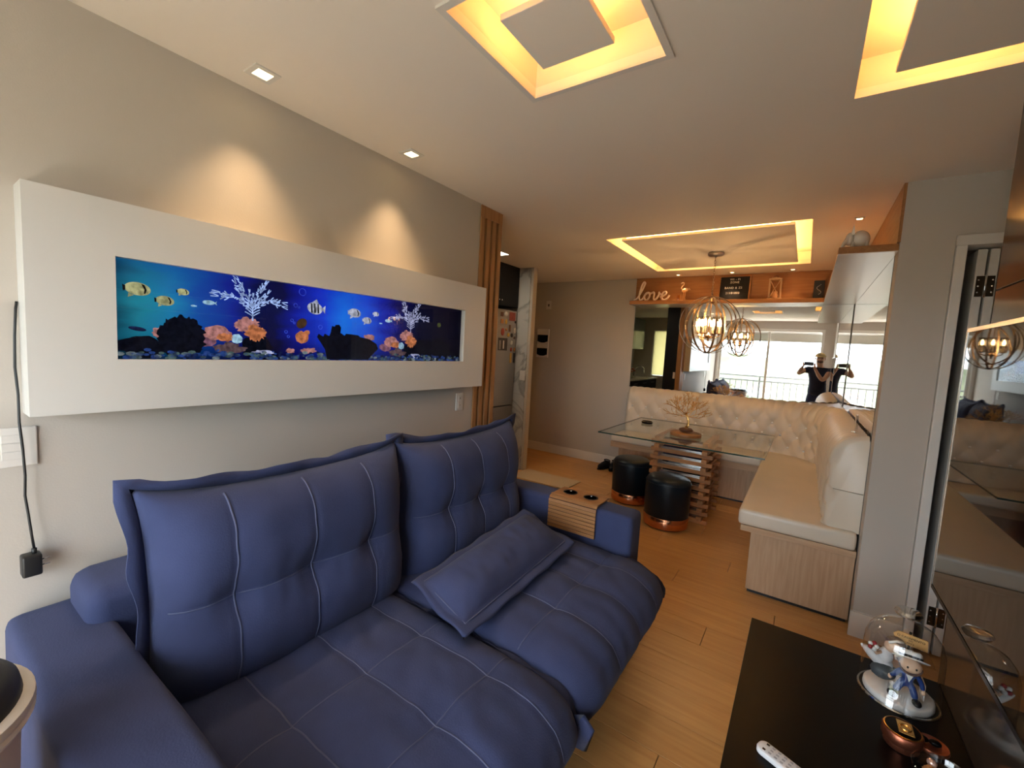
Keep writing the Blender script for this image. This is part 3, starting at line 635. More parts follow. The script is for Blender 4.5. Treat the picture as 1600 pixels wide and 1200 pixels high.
def back_cushion(y0, y1, seams, seed):
    W = y1-y0; zb, zt = 0.40, 1.030; xb, xt = -1.43, -1.475; Hh = zt-zb; vt = (0.71-zb)/Hh
    nrm = Vector((zt-zb, 0, -(xt-xb))).normalized()
    def base(u, v):
        # slightly pinched corners pulled outward (dog ears)
        cu, cv = abs(2*u-1), abs(2*v-1); ear = (cu**6)*(cv**6)
        side = 0.014*sin(pi*v)*(1 if u < 0.5 else -1)*cu**8
        y = y0 + W*u + ear*0.018*(1 if u > 0.5 else -1) + side
        z = zb + Hh*v + (ear*0.03 if v > 0.5 else 0) - (0.018*sin(pi*u)*(cv**8) if v > 0.5 else 0)
        return Vector((xb+(xt-xb)*v, y, z))
    us = [(s-y0)/W for s in seams]
    def thick(u, v):
        e = max(0, 1-abs(2*u-1)**5)**0.55 * max(0, 1-abs(2*v-1)**4.5)**0.5
        du = min(abs(u-s) for s in us)*W; dv = abs(v-vt)*Hh
        d2 = min(sqrt(((u-s)*W)**2+dv*dv) for s in us)
        g = 1 - 0.035*exp(-(du/0.05)**2) - 0.03*exp(-(du/0.010)**2) - 0.12*exp(-(dv/0.07)**2) - 0.05*exp(-(dv/0.012)**2) - 0.12*exp(-(d2/0.055)**2)
        # little pull wrinkles along the mid seam
        p = Vector((u*W*9+seed, v*Hh*3, 1)); g += 0.035*noise.noise(p) + 0.02*noise.noise(Vector((u*W*26+seed, v*7, 4)))*exp(-(dv/0.1)**2)
        return e*g
    front = lambda u, v: base(u, v) + nrm*(0.172*thick(u, v)*(1.0+0.12*(0.5-v)))
    back = lambda u, v: base(u, v) - nrm*(0.06*max(0, 1-abs(2*u-1)**4)**0.5*max(0, 1-abs(2*v-1)**4)**0.5)
    c = grid_closed('back_cushion', front, back, 72, 56, SUEDE, sofa)
    for s in us: tube('piping', [front(s+0.0015*sin(k), k/40)+nrm*0.001 for k in range(1, 40)], 0.0032, PIPE, c, 6)
    tube('piping', [front(k/60, vt)+nrm*0.0005 for k in range(2, 59)], 0.0022, PIPE, c, 6)
    # flange round the border
    per = [(k/40, 1.0) for k in range(41)] + [(1.0, 1-k/30) for k in range(1, 31)]
    per = [(0.0, k/30) for k in range(0, 30)] + per
    V, F = [], []
    for i, (u, v) in enumerate(per):
        b = base(u, v); o = Vector((0, (-1 if u == 0 else 1 if u == 1 else 0), (1 if v == 1 else 0)))
        if o.length > 1.1: o = o*0.85
        wv = 0.035*noise.noise(Vector((i*0.21+seed, 0.5, 2.2))); q = b + o*(0.034+0.02*noise.noise(Vector((i*0.17, seed, 1.1)))) + nrm*(0.012+wv)
        for p_ in (b+nrm*0.007, q+nrm*0.004, q-nrm*0.004, b-nrm*0.007): V.append(p_)
        if i:
            a = (i-1)*4
            for k in range(4): F.append((a+k, a+(k+1) % 4, a+4+(k+1) % 4, a+4+k))
    mesh_obj('flange', V, F, SUEDE, c, True)
    return c
back_cushion(0.375, 1.255, (0.56, 0.80, 1.04), 1.0)
back_cushion(1.268, 2.155, (1.49, 1.715, 1.94), 6.3)

def seat_cushion(y0, y1, seams, seed):
    W = y1-y0
    ctrl = [(-1.50, 0.395), (-1.3, 0.40), (-1.0, 0.405), (-0.75, 0.405), (-0.60, 0.398), (-0.525, 0.37), (-0.498, 0.325), (-0.50, 0.27)]
    L = [0]
    for a, b in zip(ctrl, ctrl[1:]): L.append(L[-1]+sqrt((a[0]-b[0])**2+(a[1]-b[1])**2))
    TOT = L[-1]
    def path(v):
        s = v*TOT
        def at(s):
            s = min(max(s, 0), TOT)
            for i in range(len(L)-1):
                if s <= L[i+1]+1e-9:
                    t = (s-L[i])/(L[i+1]-L[i]); return Vector((ctrl[i][0]*(1-t)+ctrl[i+1][0]*t, 0, ctrl[i][1]*(1-t)+ctrl[i+1][1]*t))
        p = (at(s-0.05)+at(s)*2+at(s+0.05))/4; t = (at(s+0.04)-at(s-0.04)).normalized()
        return p, Vector((-t.z, 0, t.x)), s
    # v of given x
    def v_of_x(x): return (L[0]+(x-ctrl[0][0]))/TOT
    us = [(s-y0)/W for s in seams]; vs = [v_of_x(-1.035), v_of_x(-0.742)]
    def base(u, v):
        p, n, s = path(v); return Vector((p.x, y0+W*u, p.z)), n
    def front(u, v):
        b, n = base(u, v)
        e = max(0, 1-abs(2*u-1)**7)**0.5 * max(0, 1-abs(2*v-1)**9)**0.5
        du = min(abs(u-s) for s in us)*W; dv = min(abs(v-s) for s in vs)*TOT
        d2 = min(sqrt(((u-s)*W)**2+((v-t)*TOT)**2) for s in us for t in vs)
        g = 1 - 0.05*exp(-(du/0.04)**2) - 0.06*exp(-(du/0.010)**2) - 0.06*exp(-(dv/0.05)**2) - 0.06*exp(-(dv/0.010)**2) - 0.07*exp(-(d2/0.05)**2)
        g += 0.11*noise.noise(Vector((u*W*5+seed, v*TOT*5, 2))) + 0.07*noise.noise(Vector((u*W*14+seed, v*TOT*8, 7))) + 0.05*noise.noise(Vector(((u*W+v*TOT)*16+seed, (v*TOT-u*W)*6, 3)))
        return b + n*0.072*e*g
    def back(u, v):
        b, n = base(u, v); return b - n*0.03*max(0, 1-abs(2*u-1)**6)**0.5*max(0, 1-abs(2*v-1)**8)**0.5
    c = grid_closed('seat_cushion', front, back, 60, 80, SUEDE, sofa)
    for s in us: tube('piping', [front(s, k/60)+base(s, k/60)[1]*0.0005 for k in range(6, 58)], 0.0026, PIPE, c, 6)
    for t in vs: tube('piping', [front(k/50, t)+base(k/50, t)[1]*0.0005 for k in range(1, 50)], 0.0026, PIPE, c, 6)
    # flange down both sides and along the hanging front edge
    for side in (0, 1):
        V, F = [], []
        for i in range(41):
            v = i/40; b, n = base(float(side), v); o = Vector((0, -1 if side == 0 else 1, 0))
            w = 0.018+0.012*(v > 0.72); q = b + o*w*0.6 + n*(0.02+0.008*sin(i*0.9+seed))
            for p_ in (b+n*0.006, q+n*0.003, q-n*0.004, b-n*0.006): V.append(p_)
            if i:
                a = (i-1)*4
                for k in range(4): F.append((a+k, a+(k+1) % 4, a+4+(k+1) % 4, a+4+k))
        mesh_obj('flange', V, F, SUEDE, c, True)
    # pointed fabric corner where the front hem turns
    for side in (0, 1):
        yy = y0 if side == 0 else y1; s = -1 if side == 0 else 1
        V = [(-0.50, yy-s*0.03, 0.375), (-0.465, yy+s*0.004, 0.37), (-0.43, yy+s*0.006, 0.335), (-0.445, yy-s*0.012, 0.27), (-0.49, yy-s*0.03, 0.285),
             (-0.51, yy-s*0.035, 0.365), (-0.475, yy-s*0.006, 0.36), (-0.44, yy-s*0.002, 0.33), (-0.455, yy-s*0.02, 0.272), (-0.50, yy-s*0.036, 0.285)]
        F = [(0, 1, 2, 3, 4), (5, 6, 7, 8, 9)]+[(i, (i+1) % 5, 5+(i+1) % 5, 5+i) for i in range(5)]
        if side == 1 and y1 < 1.5: mesh_obj('hem_corner', V, F, SUEDE, c, True)
    return c
seat_cushion(0.372, 1.185, (0.575, 0.81, 1.04), 2.0)
seat_cushion(1.20, 2.155, (1.49, 1.72, 1.945), 5.0)

# loose lumbar pillow lying across the far seat
pil = thing('lumbar_pillow', 'long navy lumbar pillow with flanged edges lying across the sofa seat', 'pillow', (-1.0, 1.5, 0.5))
c0 = Vector((-1.20, 1.135, 0.555)); c1 = Vector((-0.865, 1.07, 0.50)); c2 = Vector((-0.885, 1.96, 0.515)); c3 = Vector((-1.225, 1.985, 0.60))   # back-near, front-near, front-far, back-far
def pbase(u, v):
    k = 0.02*(abs(2*u-1)**4)
    p = c0*(1-u)*(1-v)+c1*(1-u)*v+c2*u*v+c3*u*(1-v); return p
pn = (c1-c0).cross(c2-c1).normalized()
if pn.z < 0: pn = -pn
def pth(u, v):
    uu, vv = (u-0.05)/0.9, (v-0.12)/0.76
    if not (0 < uu < 1 and 0 < vv < 1): return 0.004 if 0 < u < 1 and 0 < v < 1 else 0.0
    return 0.004+0.075*max(0, 1-abs(2*uu-1)**5)**0.6*max(0, 1-abs(2*vv-1)**2.6)**0.7*(1+0.12*noise.noise(Vector((u*7, v*4, 3)))+0.06*noise.noise(Vector((u*22, v*5, 1))))
wvy = lambda u, v: pn*(0.006*sin(u*26)*(abs(2*v-1)**8)+0.01*sin(v*9)*(abs(2*u-1)**8))
grid_closed('pillow_body', lambda u, v: pbase(u, v)+pn*pth(u, v)+wvy(u, v), lambda u, v: pbase(u, v)-pn*pth(u, v)*0.55+wvy(u, v), 70, 34, SUEDE, pil)
tube('piping', [pbase(0.05+0.9*k/40, 0.12)+pn*0.008 for k in range(41)]+[pbase(0.95, 0.12+0.76*k/14)+pn*0.008 for k in range(1, 15)]+[pbase(0.95-0.9*k/40, 0.88)+pn*0.008 for k in range(1, 41)]+[pbase(0.05, 0.88-0.76*k/14)+pn*0.008 for k in range(1, 14)], 0.003, PIPE, pil, 6, True)

# slatted wooden arm tray with two cup holders
tr = thing('arm_tray', 'slatted wooden sofa arm tray with two black cup holders', 'tray', (-1.0, 2.25, 0.65))
TRW = wood('tray_wood', (0.29, 0.125, 0.042), (0.42, 0.205, 0.08), 'x', 0.55)
TX0, TX1 = -1.155, -0.862
box('top_board', TX0, TX1, 2.178, 2.335, 0.652, 0.662, TRW, tr, 0.002)
for i in range(3):   # slats bending over the rounded inner edge
    a = (i+0.5)/3*pi/2; cy, cz, r = 2.186, 0.622, 0.036
    yy, zz = cy-r*sin(a), cz+r*cos(a); V = []
    t = Vector((0, -cos(a), -sin(a))); n = Vector((0, -sin(a), cos(a))); c = Vector((0, yy, zz))
    for x in (TX0, TX1):
        for (s, q) in ((-1, 0), (1, 0), (1, 1), (-1, 1)): p = c+t*0.0085*s+n*0.006*q; V.append((x, p.y, p.z))
    mesh_obj('slat', V, [(0, 1, 2, 3), (7, 6, 5, 4), (0, 4, 5, 1), (1, 5, 6, 2), (2, 6, 7, 3), (3, 7, 4, 0)], TRW, tr)
for i in range(7): box('slat', TX0, TX1, 2.144, 2.150, 0.622-(i+1)*0.021+0.003, 0.622-i*0.021, TRW, tr, 0.001, 1)
for i in range(7): box('slat', TX0, TX1, 2.356, 2.362, 0.630-(i+1)*0.021+0.003, 0.630-i*0.021, TRW, tr, 0.001, 1)
for xx in (-1.075, -0.945):
    h = lathe('cup_holder', [(0.001, 0.660), (0.034, 0.660), (0.036, 0.664), (0.042, 0.665), (0.042, 0.662)], (xx, 2.262, 0), BLACK, tr, 28)
    tube('ring_pull', [(xx-0.006, 2.268, 0.6655), (xx+0.006, 2.272, 0.668)], 0.004, CHROME, h, 6)

# ================================================================== DINING NICHE: L-SHAPED BENCH
bn = thing('corner_bench', 'cream tufted leather corner bench on light oak boxes', 'bench', (-0.4, 4.4, 0))
box('box_side', -0.19, 0.34, 3.11, 5.03, 0.02, 0.40, OAKZ, bn, 0.002)
box('box_long', -1.79, 0.34, 5.035, YF-0.002, 0.02, 0.37, OAKZ, bn, 0.002)
box('plinth', -0.18, 0.33, 3.12, 5.03, 0, 0.02, BLACK, bn); box('plinth', -1.77, 0.33, 5.05, YF-0.01, 0, 0.02, BLACK, bn)
box('lip_board', -0.25, 0.34, 3.09, 5.43, 0.401, 0.44, OAKX, bn, 0.002)
box('lip_board', -1.86, -0.252, 4.93, 5.43, 0.371, 0.44, OAKX, bn, 0.002)
def soft_box(name, x0, x1, y0, y1, z0, z1, m, parent, r=0.03, seg=5):
    bm = bmesh.new(); box_bm(bm, x0, x1, y0, y1, z0, z1); bmesh.ops.bevel(bm, geom=list(bm.edges), offset=r, segments=seg, profile=0.6, affect='EDGES'); o = bm_obj(name, bm, m, parent); return smooth_auto(o, 60)
soft_box('seat_pad', -0.268, 0.335, 3.078, 5.31, 0.441, 0.545, LEATHER, bn, 0.028)
soft_box('seat_pad', -1.85, -0.272, 4.90, 5.31, 0.441, 0.53, LEATHER, bn, 0.028)
PA, PB = 0.168, 0.235
def tuft(s, t, A=0.03):
    p = abs(sin(pi*(s/PA+t/PB))); q = abs(sin(pi*(s/PA-t/PB)))
    # distance to the nearest button
    i = round(s/PA+t/PB); j = round(s/PA-t/PB); bs, bt = (i+j)/2*PA, (i-j)/2*PB
    d = sqrt((s-bs)**2+(t-bt)**2)
    return A*(0.4*(p*q)**0.4 + 0.6*(1-exp(-(d/0.04)**2)))
CRY = mat('crystal_button', (0.9, 0.88, 0.85), 0.12, noise_amt=0.02)
def profile_pad(name, s0, s1, place, parent, ns, A=0.02, RG=0.008):
    """rolled backrest: t runs up the front and over the top."""
    prof = []
    for k in range(30): prof.append((0.0, 0.535+0.40*k/29, k/29*0.40))            # (depth toward wall, z, arc)
    for k in range(1, 16): a = pi/2*k/15; prof.append((0.125*(1-cos(a)), 0.935+0.14*sin(a), 0.40+0.2*k/15))
    V, F = [], []; nt = len(prof)
    for i in range(ns+1):
        s = s0+(s1-s0)*i/ns
        e = min(1, (s-s0)/0.04, (s1-s)/0.04)
        for k, (d, z, arc) in enumerate(prof):
            top = max(0, (arc-0.36)/0.24)
            kk = min(1, max(0, (s-1.4)/1.0)); Ak = A+0.024*kk; RGk = RG+0.018*kk
            h = tuft(s, arc-0.20, Ak)*(1-min(1, top*1.2)) if arc < 0.56 else 0
            ridge = RGk*min(1, top*1.6)*(abs(sin(2*pi*s/PA*1.0))**0.6)
            a = 0 if arc <= 0.40 else (arc-0.40)/0.2*pi/2
            off = h+ridge+0.004
            r = (1-e)**2*0.03
            V.append(place(s, min(0.132, d-off*cos(a)+r), z+off*sin(a)-r*0.5))
        V.append(place(s, 0.135, 1.07)); V.append(place(s, 0.135, 0.535))
    m_ = nt+2
    for i in range(ns):
        for k in range(m_-1): F.append((i*m_+k, (i+1)*m_+k, (i+1)*m_+k+1, i*m_+k+1))
    F.append(tuple(range(m_))); F.append(tuple(ns*m_+k for k in range(m_)))
    o = mesh_obj(name, V, F, LEATHER, parent, False); smooth_auto(o, 50)
    # crystal buttons
    n = int((s1-s0)/PA*2)+4
    for q in range(-n, 3*n):
        for j in range(-6, 7):
            if (q+j) % 2: continue
            s, t = q/2*PA, j/2*PB; arc = t+0.20
            if s0+0.05 < s < s1-0.04 and 0.07 < arc < 0.40:
                d, z = 0.0, 0.535+arc
                p = place(s, d-0.010, z); ellipsoid('button', p, (0.011, 0.011, 0.011), CRY, o, 8)
    return o
CR = 0.45; BX, BY = 0.208, 5.300
SA = (BX-CR)-(-1.83); SB = SA+CR*pi/2; SC = SB+(BY-CR-3.125)
def bench_path(s, d, z):
    # s runs from the free end along the end wall, round the corner, to the hall end; d is depth behind the front face
    if s <= SA: return (-1.83+s, BY+d, z)
    if s <= SB:
        a = (s-SA)/CR; return (BX-CR+(CR+d)*sin(a), BY-CR+(CR+d)*cos(a), z)
    return (BX+d, BY-CR-(s-SB), z)
rp = profile_pad('back_pad', 0.0, SC, bench_path, bn, 520, 0.02, 0.008)
poly = [(BX-CR+(CR+0.136)*sin(a), BY-CR+(CR+0.136)*cos(a)) for a in [pi/2*k/12 for k in range(13)]]+[(0.343, BY-CR-0.02), (0.343, 5.433), (BX-CR, 5.433)]
prism('corner_infill', [(p[0], min(p[1], 5.4325)) for p in poly], LEATHER, bn, lambda p: (p[0], p[1], 0.535), lambda p: (p[0], p[1], 1.084))
tube('seam', [(0.200, 3.121, 0.775), (0.25, 3.1215, 0.772), (0.34, 3.1215, 0.768)], 0.0025, mat('leather_thread', (0.4, 0.33, 0.25), 0.6, noise_amt=0.05), rp, 6)

# mirrors (recessed edge joints are real trims)
mf = thing('far_mirror', 'wide mirror above the tufted bench on the end wall', 'mirror', (-0.75, YF, 1.08))
box('mirror_sheet', -1.845, XM-0.006, YF-0.006, YF-0.0005, 1.077, 2.105, MIRROR, mf)
EDGE = mat('mirror_edge', (0.02, 0.018, 0.016), 0.3, noise_amt=0.05)
box('edge_strip', -1.852, -1.846, YF-0.008, YF-0.0005, 1.077, 2.105, CHROME, mf)
mr_ = thing('side_mirror', 'mirror on the side wall of the dining niche beside the tufted bench', 'mirror', (XM, 4.2, 1.08))
box('mirror_sheet', XM, XM+0.005, 3.125, YF-0.007, 1.077, 2.105, MIRROR, mr_)
box('edge_strip', XM-0.002, XM+0.006, 3.1205, 3.1245, 0.55, 2.105, EDGE, mr_)

# wall shelf round the corner, wooden backing up to the ceiling
sh = thing('corner_shelf', 'light wooden corner shelf with matching backing running under the ceiling', 'shelf', (-0.75, 5.35, 2.1))
box('back_board', -1.86, XM-0.001, YF-0.014, YF-0.0005, 2.15, H-0.002, SHELFW, sh)
box('side_board', XM-0.012, XM+0.005, 3.125, YF-0.015, 2.15, H-0.002, SHELFWY, sh)
box('end_cap', XM-0.012, XM+0.001, 2.997, 3.124, 2.15, H-0.002, SHELFWY, sh)
box('shelf_board', -1.87, 0.09, 5.24, YF-0.0005, 2.108, 2.15, SHELFW, sh, 0.002)
box('shelf_board', 0.092, XM-0.001, 3.01, YF-0.0005, 2.110, 2.147, SHELFWY, sh, 0.002)
SOFF = mat('white_laminate', (0.70, 0.66, 0.61), 0.3, noise_amt=0.01)
box('white_underside', 0.090, XM-0.001, 3.006, YF-0.007, 2.106, 2.1095, SOFF, sh)
box('white_underside', -1.845, 0.089, 5.245, YF-0.007, 2.1055, 2.1075, SOFF, sh)

# ---------------- glass table
tb = thing('dining_table', 'glass top dining table on a pedestal of stacked wooden slats', 'table', (-0.88, 4.36, 0))
GT = glass('table_glass', (0.93, 0.96, 0.94), 1.1, ior=1.5, dens=0.02)
TX = (-1.54, -0.187, 3.745, 5.02)
box('glass_top', TX[0], TX[1], TX[2], TX[3], 0.748, 0.760, GT, tb)
bm = bmesh.new(); e = 0.0015
for b in ((TX[0]-e, TX[1]+e, TX[2]-e, TX[2]), (TX[0]-e, TX[1]+e, TX[3], TX[3]+e), (TX[0]-e, TX[0], TX[2], TX[3]), (TX[1], TX[1]+e, TX[2], TX[3])): box_bm(bm, *b, 0.7485, 0.7595)
bm_obj('glass_edge', bm, GLASSE, tb)
lh = 0.0372
for i in range(20):
    z = i*lh
    if i % 2 == 0:
        for yy in (4.105, 4.575): box('slat', -1.145, -0.60, yy, yy+0.045, z+0.0005, z+lh-0.0005, TABLEW, tb, 0.0015, 1)
    else:
        for xx in (-1.105, -0.685): box('slat', xx, xx+0.045, 4.06, 4.665, z+0.0005, z+lh-0.0005, TABLEWY, tb, 0.0015, 1)
box('inner_box', -1.055, -0.69, 4.155, 4.57, 0.002, 0.735, MIRROR, tb)
for (xx, yy) in ((-1.08, 4.13), (-0.66, 4.13), (-1.08, 4.6), (-0.66, 4.6)): lathe('glass_pad', [(0.018, 0.7445), (0.018, 0.7475)], (xx, yy, 0), CHROME, tb, 12)

# ---------------- two round stools
def stool(cx, cy, label):
    t = thing('stool', label, 'stool', (cx, cy, 0), 'round velvet stools at the glass table')
    r = 0.19
    lathe('copper_band', [(r-0.004, 0.012), (r-0.001, 0.012), (r, 0.016), (r, 0.098), (r-0.003, 0.102)], (cx, cy, 0), COPPER, t, 48)
    lathe('foot_disc', [(0.17, 0.0), (0.17, 0.0118)], (cx, cy, 0), BLACK, t, 32)
    b = lathe('velvet_drum', [(0.001, 0.02), (r-0.006, 0.02), (r-0.005, 0.1025), (r-0.002, 0.12), (r+0.002, 0.25), (r+0.001, 0.38), (r-0.004, 0.405), (r-0.016, 0.425), (r-0.04, 0.438), (0.1, 0.446), (0.001, 0.449)], (cx, cy, 0), TEAL, t, 48)
    tube('piping', [(cx+(r+0.001)*cos(2*pi*k/40), cy+(r+0.001)*sin(2*pi*k/40), 0.393) for k in range(40)], 0.003, TEAL, b, 6, True)
    tube('band_seam', [(cx+r*cos(-1.35), cy+r*sin(-1.35), 0.016), (cx+r*cos(-1.35), cy+r*sin(-1.35), 0.098)], 0.0016, CHROME, t, 6)
stool(-0.905, 3.885, 'round dark teal stool with copper base in front of the table pedestal')
stool(-1.365, 4.285, 'round dark teal stool with copper base tucked beneath the glass table end')

# ---------------- things on the table
ash = thing('ashtray', 'small black round dish on the glass table', 'dish', (-1.35, 4.62, 0.76))
lathe('bowl', [(0.001, 0.7605), (0.05, 0.7605), (0.058, 0.766), (0.06, 0.782), (0.054, 0.784), (0.05, 0.772), (0.001, 0.77)], (-1.35, 4.62, 0), BLACKG, ash, 28)
lathe('rim', [(0.0605, 0.781), (0.062, 0.786), (0.056, 0.787), (0.053, 0.784)], (-1.35, 4.62, 0), CHROME, ash, 28)
brd = thing('wooden_disc', 'round light wooden trivet in the middle of the glass table', 'trivet', (-0.865, 4.21, 0.76))
lathe('disc', [(0.001, 0.7605), (0.13, 0.7605), (0.138, 0.766), (0.138, 0.788), (0.132, 0.793), (0.001, 0.793)], (-0.865, 4.21, 0), SHELFW, brd, 40)
lathe('groove', [(0.1382, 0.772), (0.1388, 0.775), (0.1388, 0.777), (0.1382, 0.780)], (-0.865, 4.21, 0), TABLEW, brd, 40)
gt = thing('wire_tree', 'golden wire tree sculpture on the round wooden trivet', 'sculpture', (-0.865, 4.21, 0.794))
ROCKB = mat('brown_stone', (0.12, 0.05, 0.025), 0.45, noise_amt=0.4, nscale=30)
ellipsoid('stone_base', (-0.865, 4.21, 0.8185), (0.062, 0.062, 0.022), ROCKB, gt, 20, fn=lambda c: c*(1+0.12*noise.noise(c*3)))
rnd = random.Random(11); V, F = [], []; Vt, Ft = [], []
tp = Vector((-0.865, 4.21, 0.825)); trunk = [tp+Vector((0, 0, 0)), tp+Vector((0.012, 0, 0.035)), tp+Vector((0.015, 0, 0.075)), tp+Vector((0.002, 0, 0.115)), tp+Vector((-0.012, 0, 0.145))]
for k in range(5):
    tube_data([p+Vector((0.006*cos(k*1.257+i*0.8), 0.006*sin(k*1.257+i*0.8), 0)) for i, p in enumerate(trunk)], [0.007, 0.006, 0.0055, 0.005, 0.004], 6, False, Vt, Ft)
for k in range(6):
    a = k*pi/3; tube_data([tp+Vector((0.04*cos(a), 0.04*sin(a), -0.004)), tp+Vector((0.015*cos(a), 0.015*sin(a), 0.008)), tp+Vector((0, 0, 0.03))], 0.004, 5, False, Vt, Ft)
mesh_obj('trunk', Vt, Ft, GOLD, gt, True)
def twig(p, d, L, r, lev):
    pts = [p]; q = p.copy(); dd = d.normalized()
    for i in range(4):
        dd = (dd+Vector((rnd.uniform(-.2, .2), rnd.uniform(-.2, .2), rnd.uniform(-.16, .2)))).normalized(); q = q+dd*L/4; pts.append(q.copy())
    tube_data(pts, [r*(1-0.08*i) for i in range(5)], 4, False, V, F)
    if lev > 0:
        for s in range(3):
            ax = Vector((rnd.uniform(-1, 1), rnd.uniform(-1, 1), rnd.uniform(-0.35, 0.75))); twig(q if s else pts[3], dd*0.9+ax*0.8, L*0.68, r*0.72, lev-1)
for k in range(13):
    a = k*2*pi/13; tw = trunk[4] if k % 2 else trunk[3]
    twig(tw, Vector((1.15*cos(a), 0.75*sin(a), 0.15+0.75*(k % 3)/2)), 0.098, 0.0036, 3)
cr = mesh_obj('twig_crown', V, F, GOLD, gt, True); cr['kind'] = 'stuff'

# acrylic stand on the bench back
ac = thing('acrylic_stand', 'small clear acrylic stand on top of the tufted backrest', 'stand', (0.29, 3.33, 1.085))
box('upright', 0.284, 0.296, 3.31, 3.35, 1.098, 1.20, glass('acrylic', (0.97, 0.97, 0.97), 1.2, dens=0.25), ac, 0.002); box('foot_plate', 0.268, 0.312, 3.30, 3.36, 1.0925, 1.0975, MATS['acrylic'], ac, 0.001)

# ---------------- chandelier
CX, CY, CZ = -0.762, 4.288, 1.80
ch = thing('chandelier', 'globe chandelier of champagne metal rings with glass candle tubes over the table', 'chandelier', (CX, CY, H))
lathe('canopy', [(0.001, H-0.0005), (0.062, H-0.0005), (0.065, H-0.006), (0.065, H-0.022), (0.058, H-0.028), (0.012, H-0.03), (0.008, H-0.045), (0.001, H-0.045)], (CX, CY, 0), STEEL, ch, 32)
z = H-0.045; k = 0
while z > CZ+0.285:
    pts = []
    for i in range(12):
        a = 2*pi*i/12; hx = 0.007*cos(a); hz = 0.014*sin(a)
        pts.append((CX+(hx if k % 2 else 0), CY+(0 if k % 2 else hx), z-0.014+hz))
    tube('chain_link', pts, 0.0022, GOLDP, ch, 6, True); z -= 0.0235; k += 1
def ring(R, az, tilt, w=0.009, off=(0, 0, 0), name='ring'):
    rot = Matrix.Rotation(az, 3, 'Z') @ Matrix.Rotation(tilt, 3, 'X'); V, F = [], []; n = 72
    for i in range(n):
        a = 2*pi*i/n
        for (rr, yy) in ((R, -w), (R, w), (R-0.004, w), (R-0.004, -w)):
            p = rot @ Vector((rr*cos(a), yy, rr*sin(a))); V.append((CX+off[0]+p.x, CY+off[1]+p.y, CZ+off[2]+p.z))
    for i in range(n):
        for k in range(4): F.append((i*4+k, i*4+(k+1) % 4, ((i+1) % n)*4+(k+1) % 4, ((i+1) % n)*4+k))
    return smooth_auto(mesh_obj(name, V, F, GOLDP, ch), 40)
ring(0.262, radians(20), 0); ring(0.258, radians(68), 0); ring(0.254, radians(112), 0); ring(0.250, radians(158), 0)
ring(0.215, radians(40), radians(12)); ring(0.215, radians(130), radians(-12))
tube('stem', [(CX, CY, CZ+0.285), (CX, CY, CZ-0.11)], 0.006, GOLDP, ch, 10)
lathe('finial', [(0.001, CZ-0.15), (0.012, CZ-0.14), (0.006, CZ-0.128), (0.022, CZ-0.115), (0.028, CZ-0.10), (0.012, CZ-0.085), (0.006, CZ-0.07)], (CX, CY, 0), GOLDP, ch, 20)
GTUBE = glass('chandelier_glass', (0.95, 0.93, 0.9), 1.5, ior=1.5, dens=0.12)
BULB = emis('candle_bulb', (1.0, 0.60, 0.26), 220.0); CANDLE = mat('candle_sleeve', (0.8, 0.74, 0.6), 0.5, noise_amt=0.02)
for i in range(6):
    a = i*pi/3+0.3; R = 0.088; x, y = CX+R*cos(a), CY+R*sin(a)
    arm_ = tube('arm', [(CX, CY, CZ-0.10), (CX+0.5*R*cos(a), CY+0.5*R*sin(a), CZ-0.12), (x, y, CZ-0.10), (x, y, CZ-0.08)], 0.0045, GOLDP, ch, 8)
    lathe('cup', [(0.005, CZ-0.085), (0.03, CZ-0.08), (0.032, CZ-0.076), (0.006, CZ-0.074)], (x, y, 0), GOLDP, arm_, 16)
    lathe('candle', [(0.011, CZ-0.074), (0.011, CZ-0.01), (0.009, CZ-0.008)], (x, y, 0), CANDLE, arm_, 12)
    lathe('bulb', [(0.007, CZ-0.008), (0.011, CZ+0.005), (0.0125, CZ+0.018), (0.009, CZ+0.036), (0.003, CZ+0.052), (0.001, CZ+0.054)], (x, y, 0), BULB, ch, 12)
    lathe('glass_tube', [(0.03, CZ-0.074), (0.03, CZ+0.075), (0.0285, CZ+0.075), (0.0285, CZ-0.074)], (x, y, 0), GTUBE, ch, 20)

# ---------------- shelf things
LOVE = mat('love_wood', (0.84, 0.70, 0.58), 0.5, noise_amt=0.05)
lv = thing('love_sign', 'pale wooden script sign reading love on the shelf end', 'sign', (-1.63, 5.30, 2.151))
def stroke(name, pts, r=0.011):
    # smooth the polyline and thicken it into a flat cut-out letter
    P = [Vector((p[0], 0, p[1])) for p in pts]; S = []
    for i in range(len(P)-1):
        p0, p1, p2, p3 = P[max(i-1, 0)], P[i], P[i+1], P[min(i+2, len(P)-1)]
        for k in range(8):
            t = k/8; S.append(0.5*((2*p1)+(p2-p0)*t+(2*p0-5*p1+4*p2-p3)*t*t+(3*p1-p0-3*p2+p3)*t**3))
    S.append(P[-1]); V, F = tube_data([(s.x-1.835, 5.30, s.z+2.151+0.0115) for s in S], r, 8)
    V = [Vector((v[0], 5.30+(v[1]-5.30)*0.8, v[2])) for v in V]
    return mesh_obj(name, V, F, LOVE, lv, True)
stroke('letter_l', [(0.0, 0.0), (0.04, 0.02), (0.085, 0.1), (0.115, 0.17), (0.125, 0.205), (0.108, 0.215), (0.085, 0.17), (0.065, 0.08), (0.066, 0.02), (0.085, 0.0), (0.115, 0.02)])
stroke('letter_o', [(0.115, 0.02), (0.135, 0.065), (0.17, 0.09), (0.19, 0.07), (0.185, 0.03), (0.16, 0.002), (0.135, 0.01), (0.128, 0.045), (0.15, 0.085), (0.19, 0.08), (0.215, 0.082)])
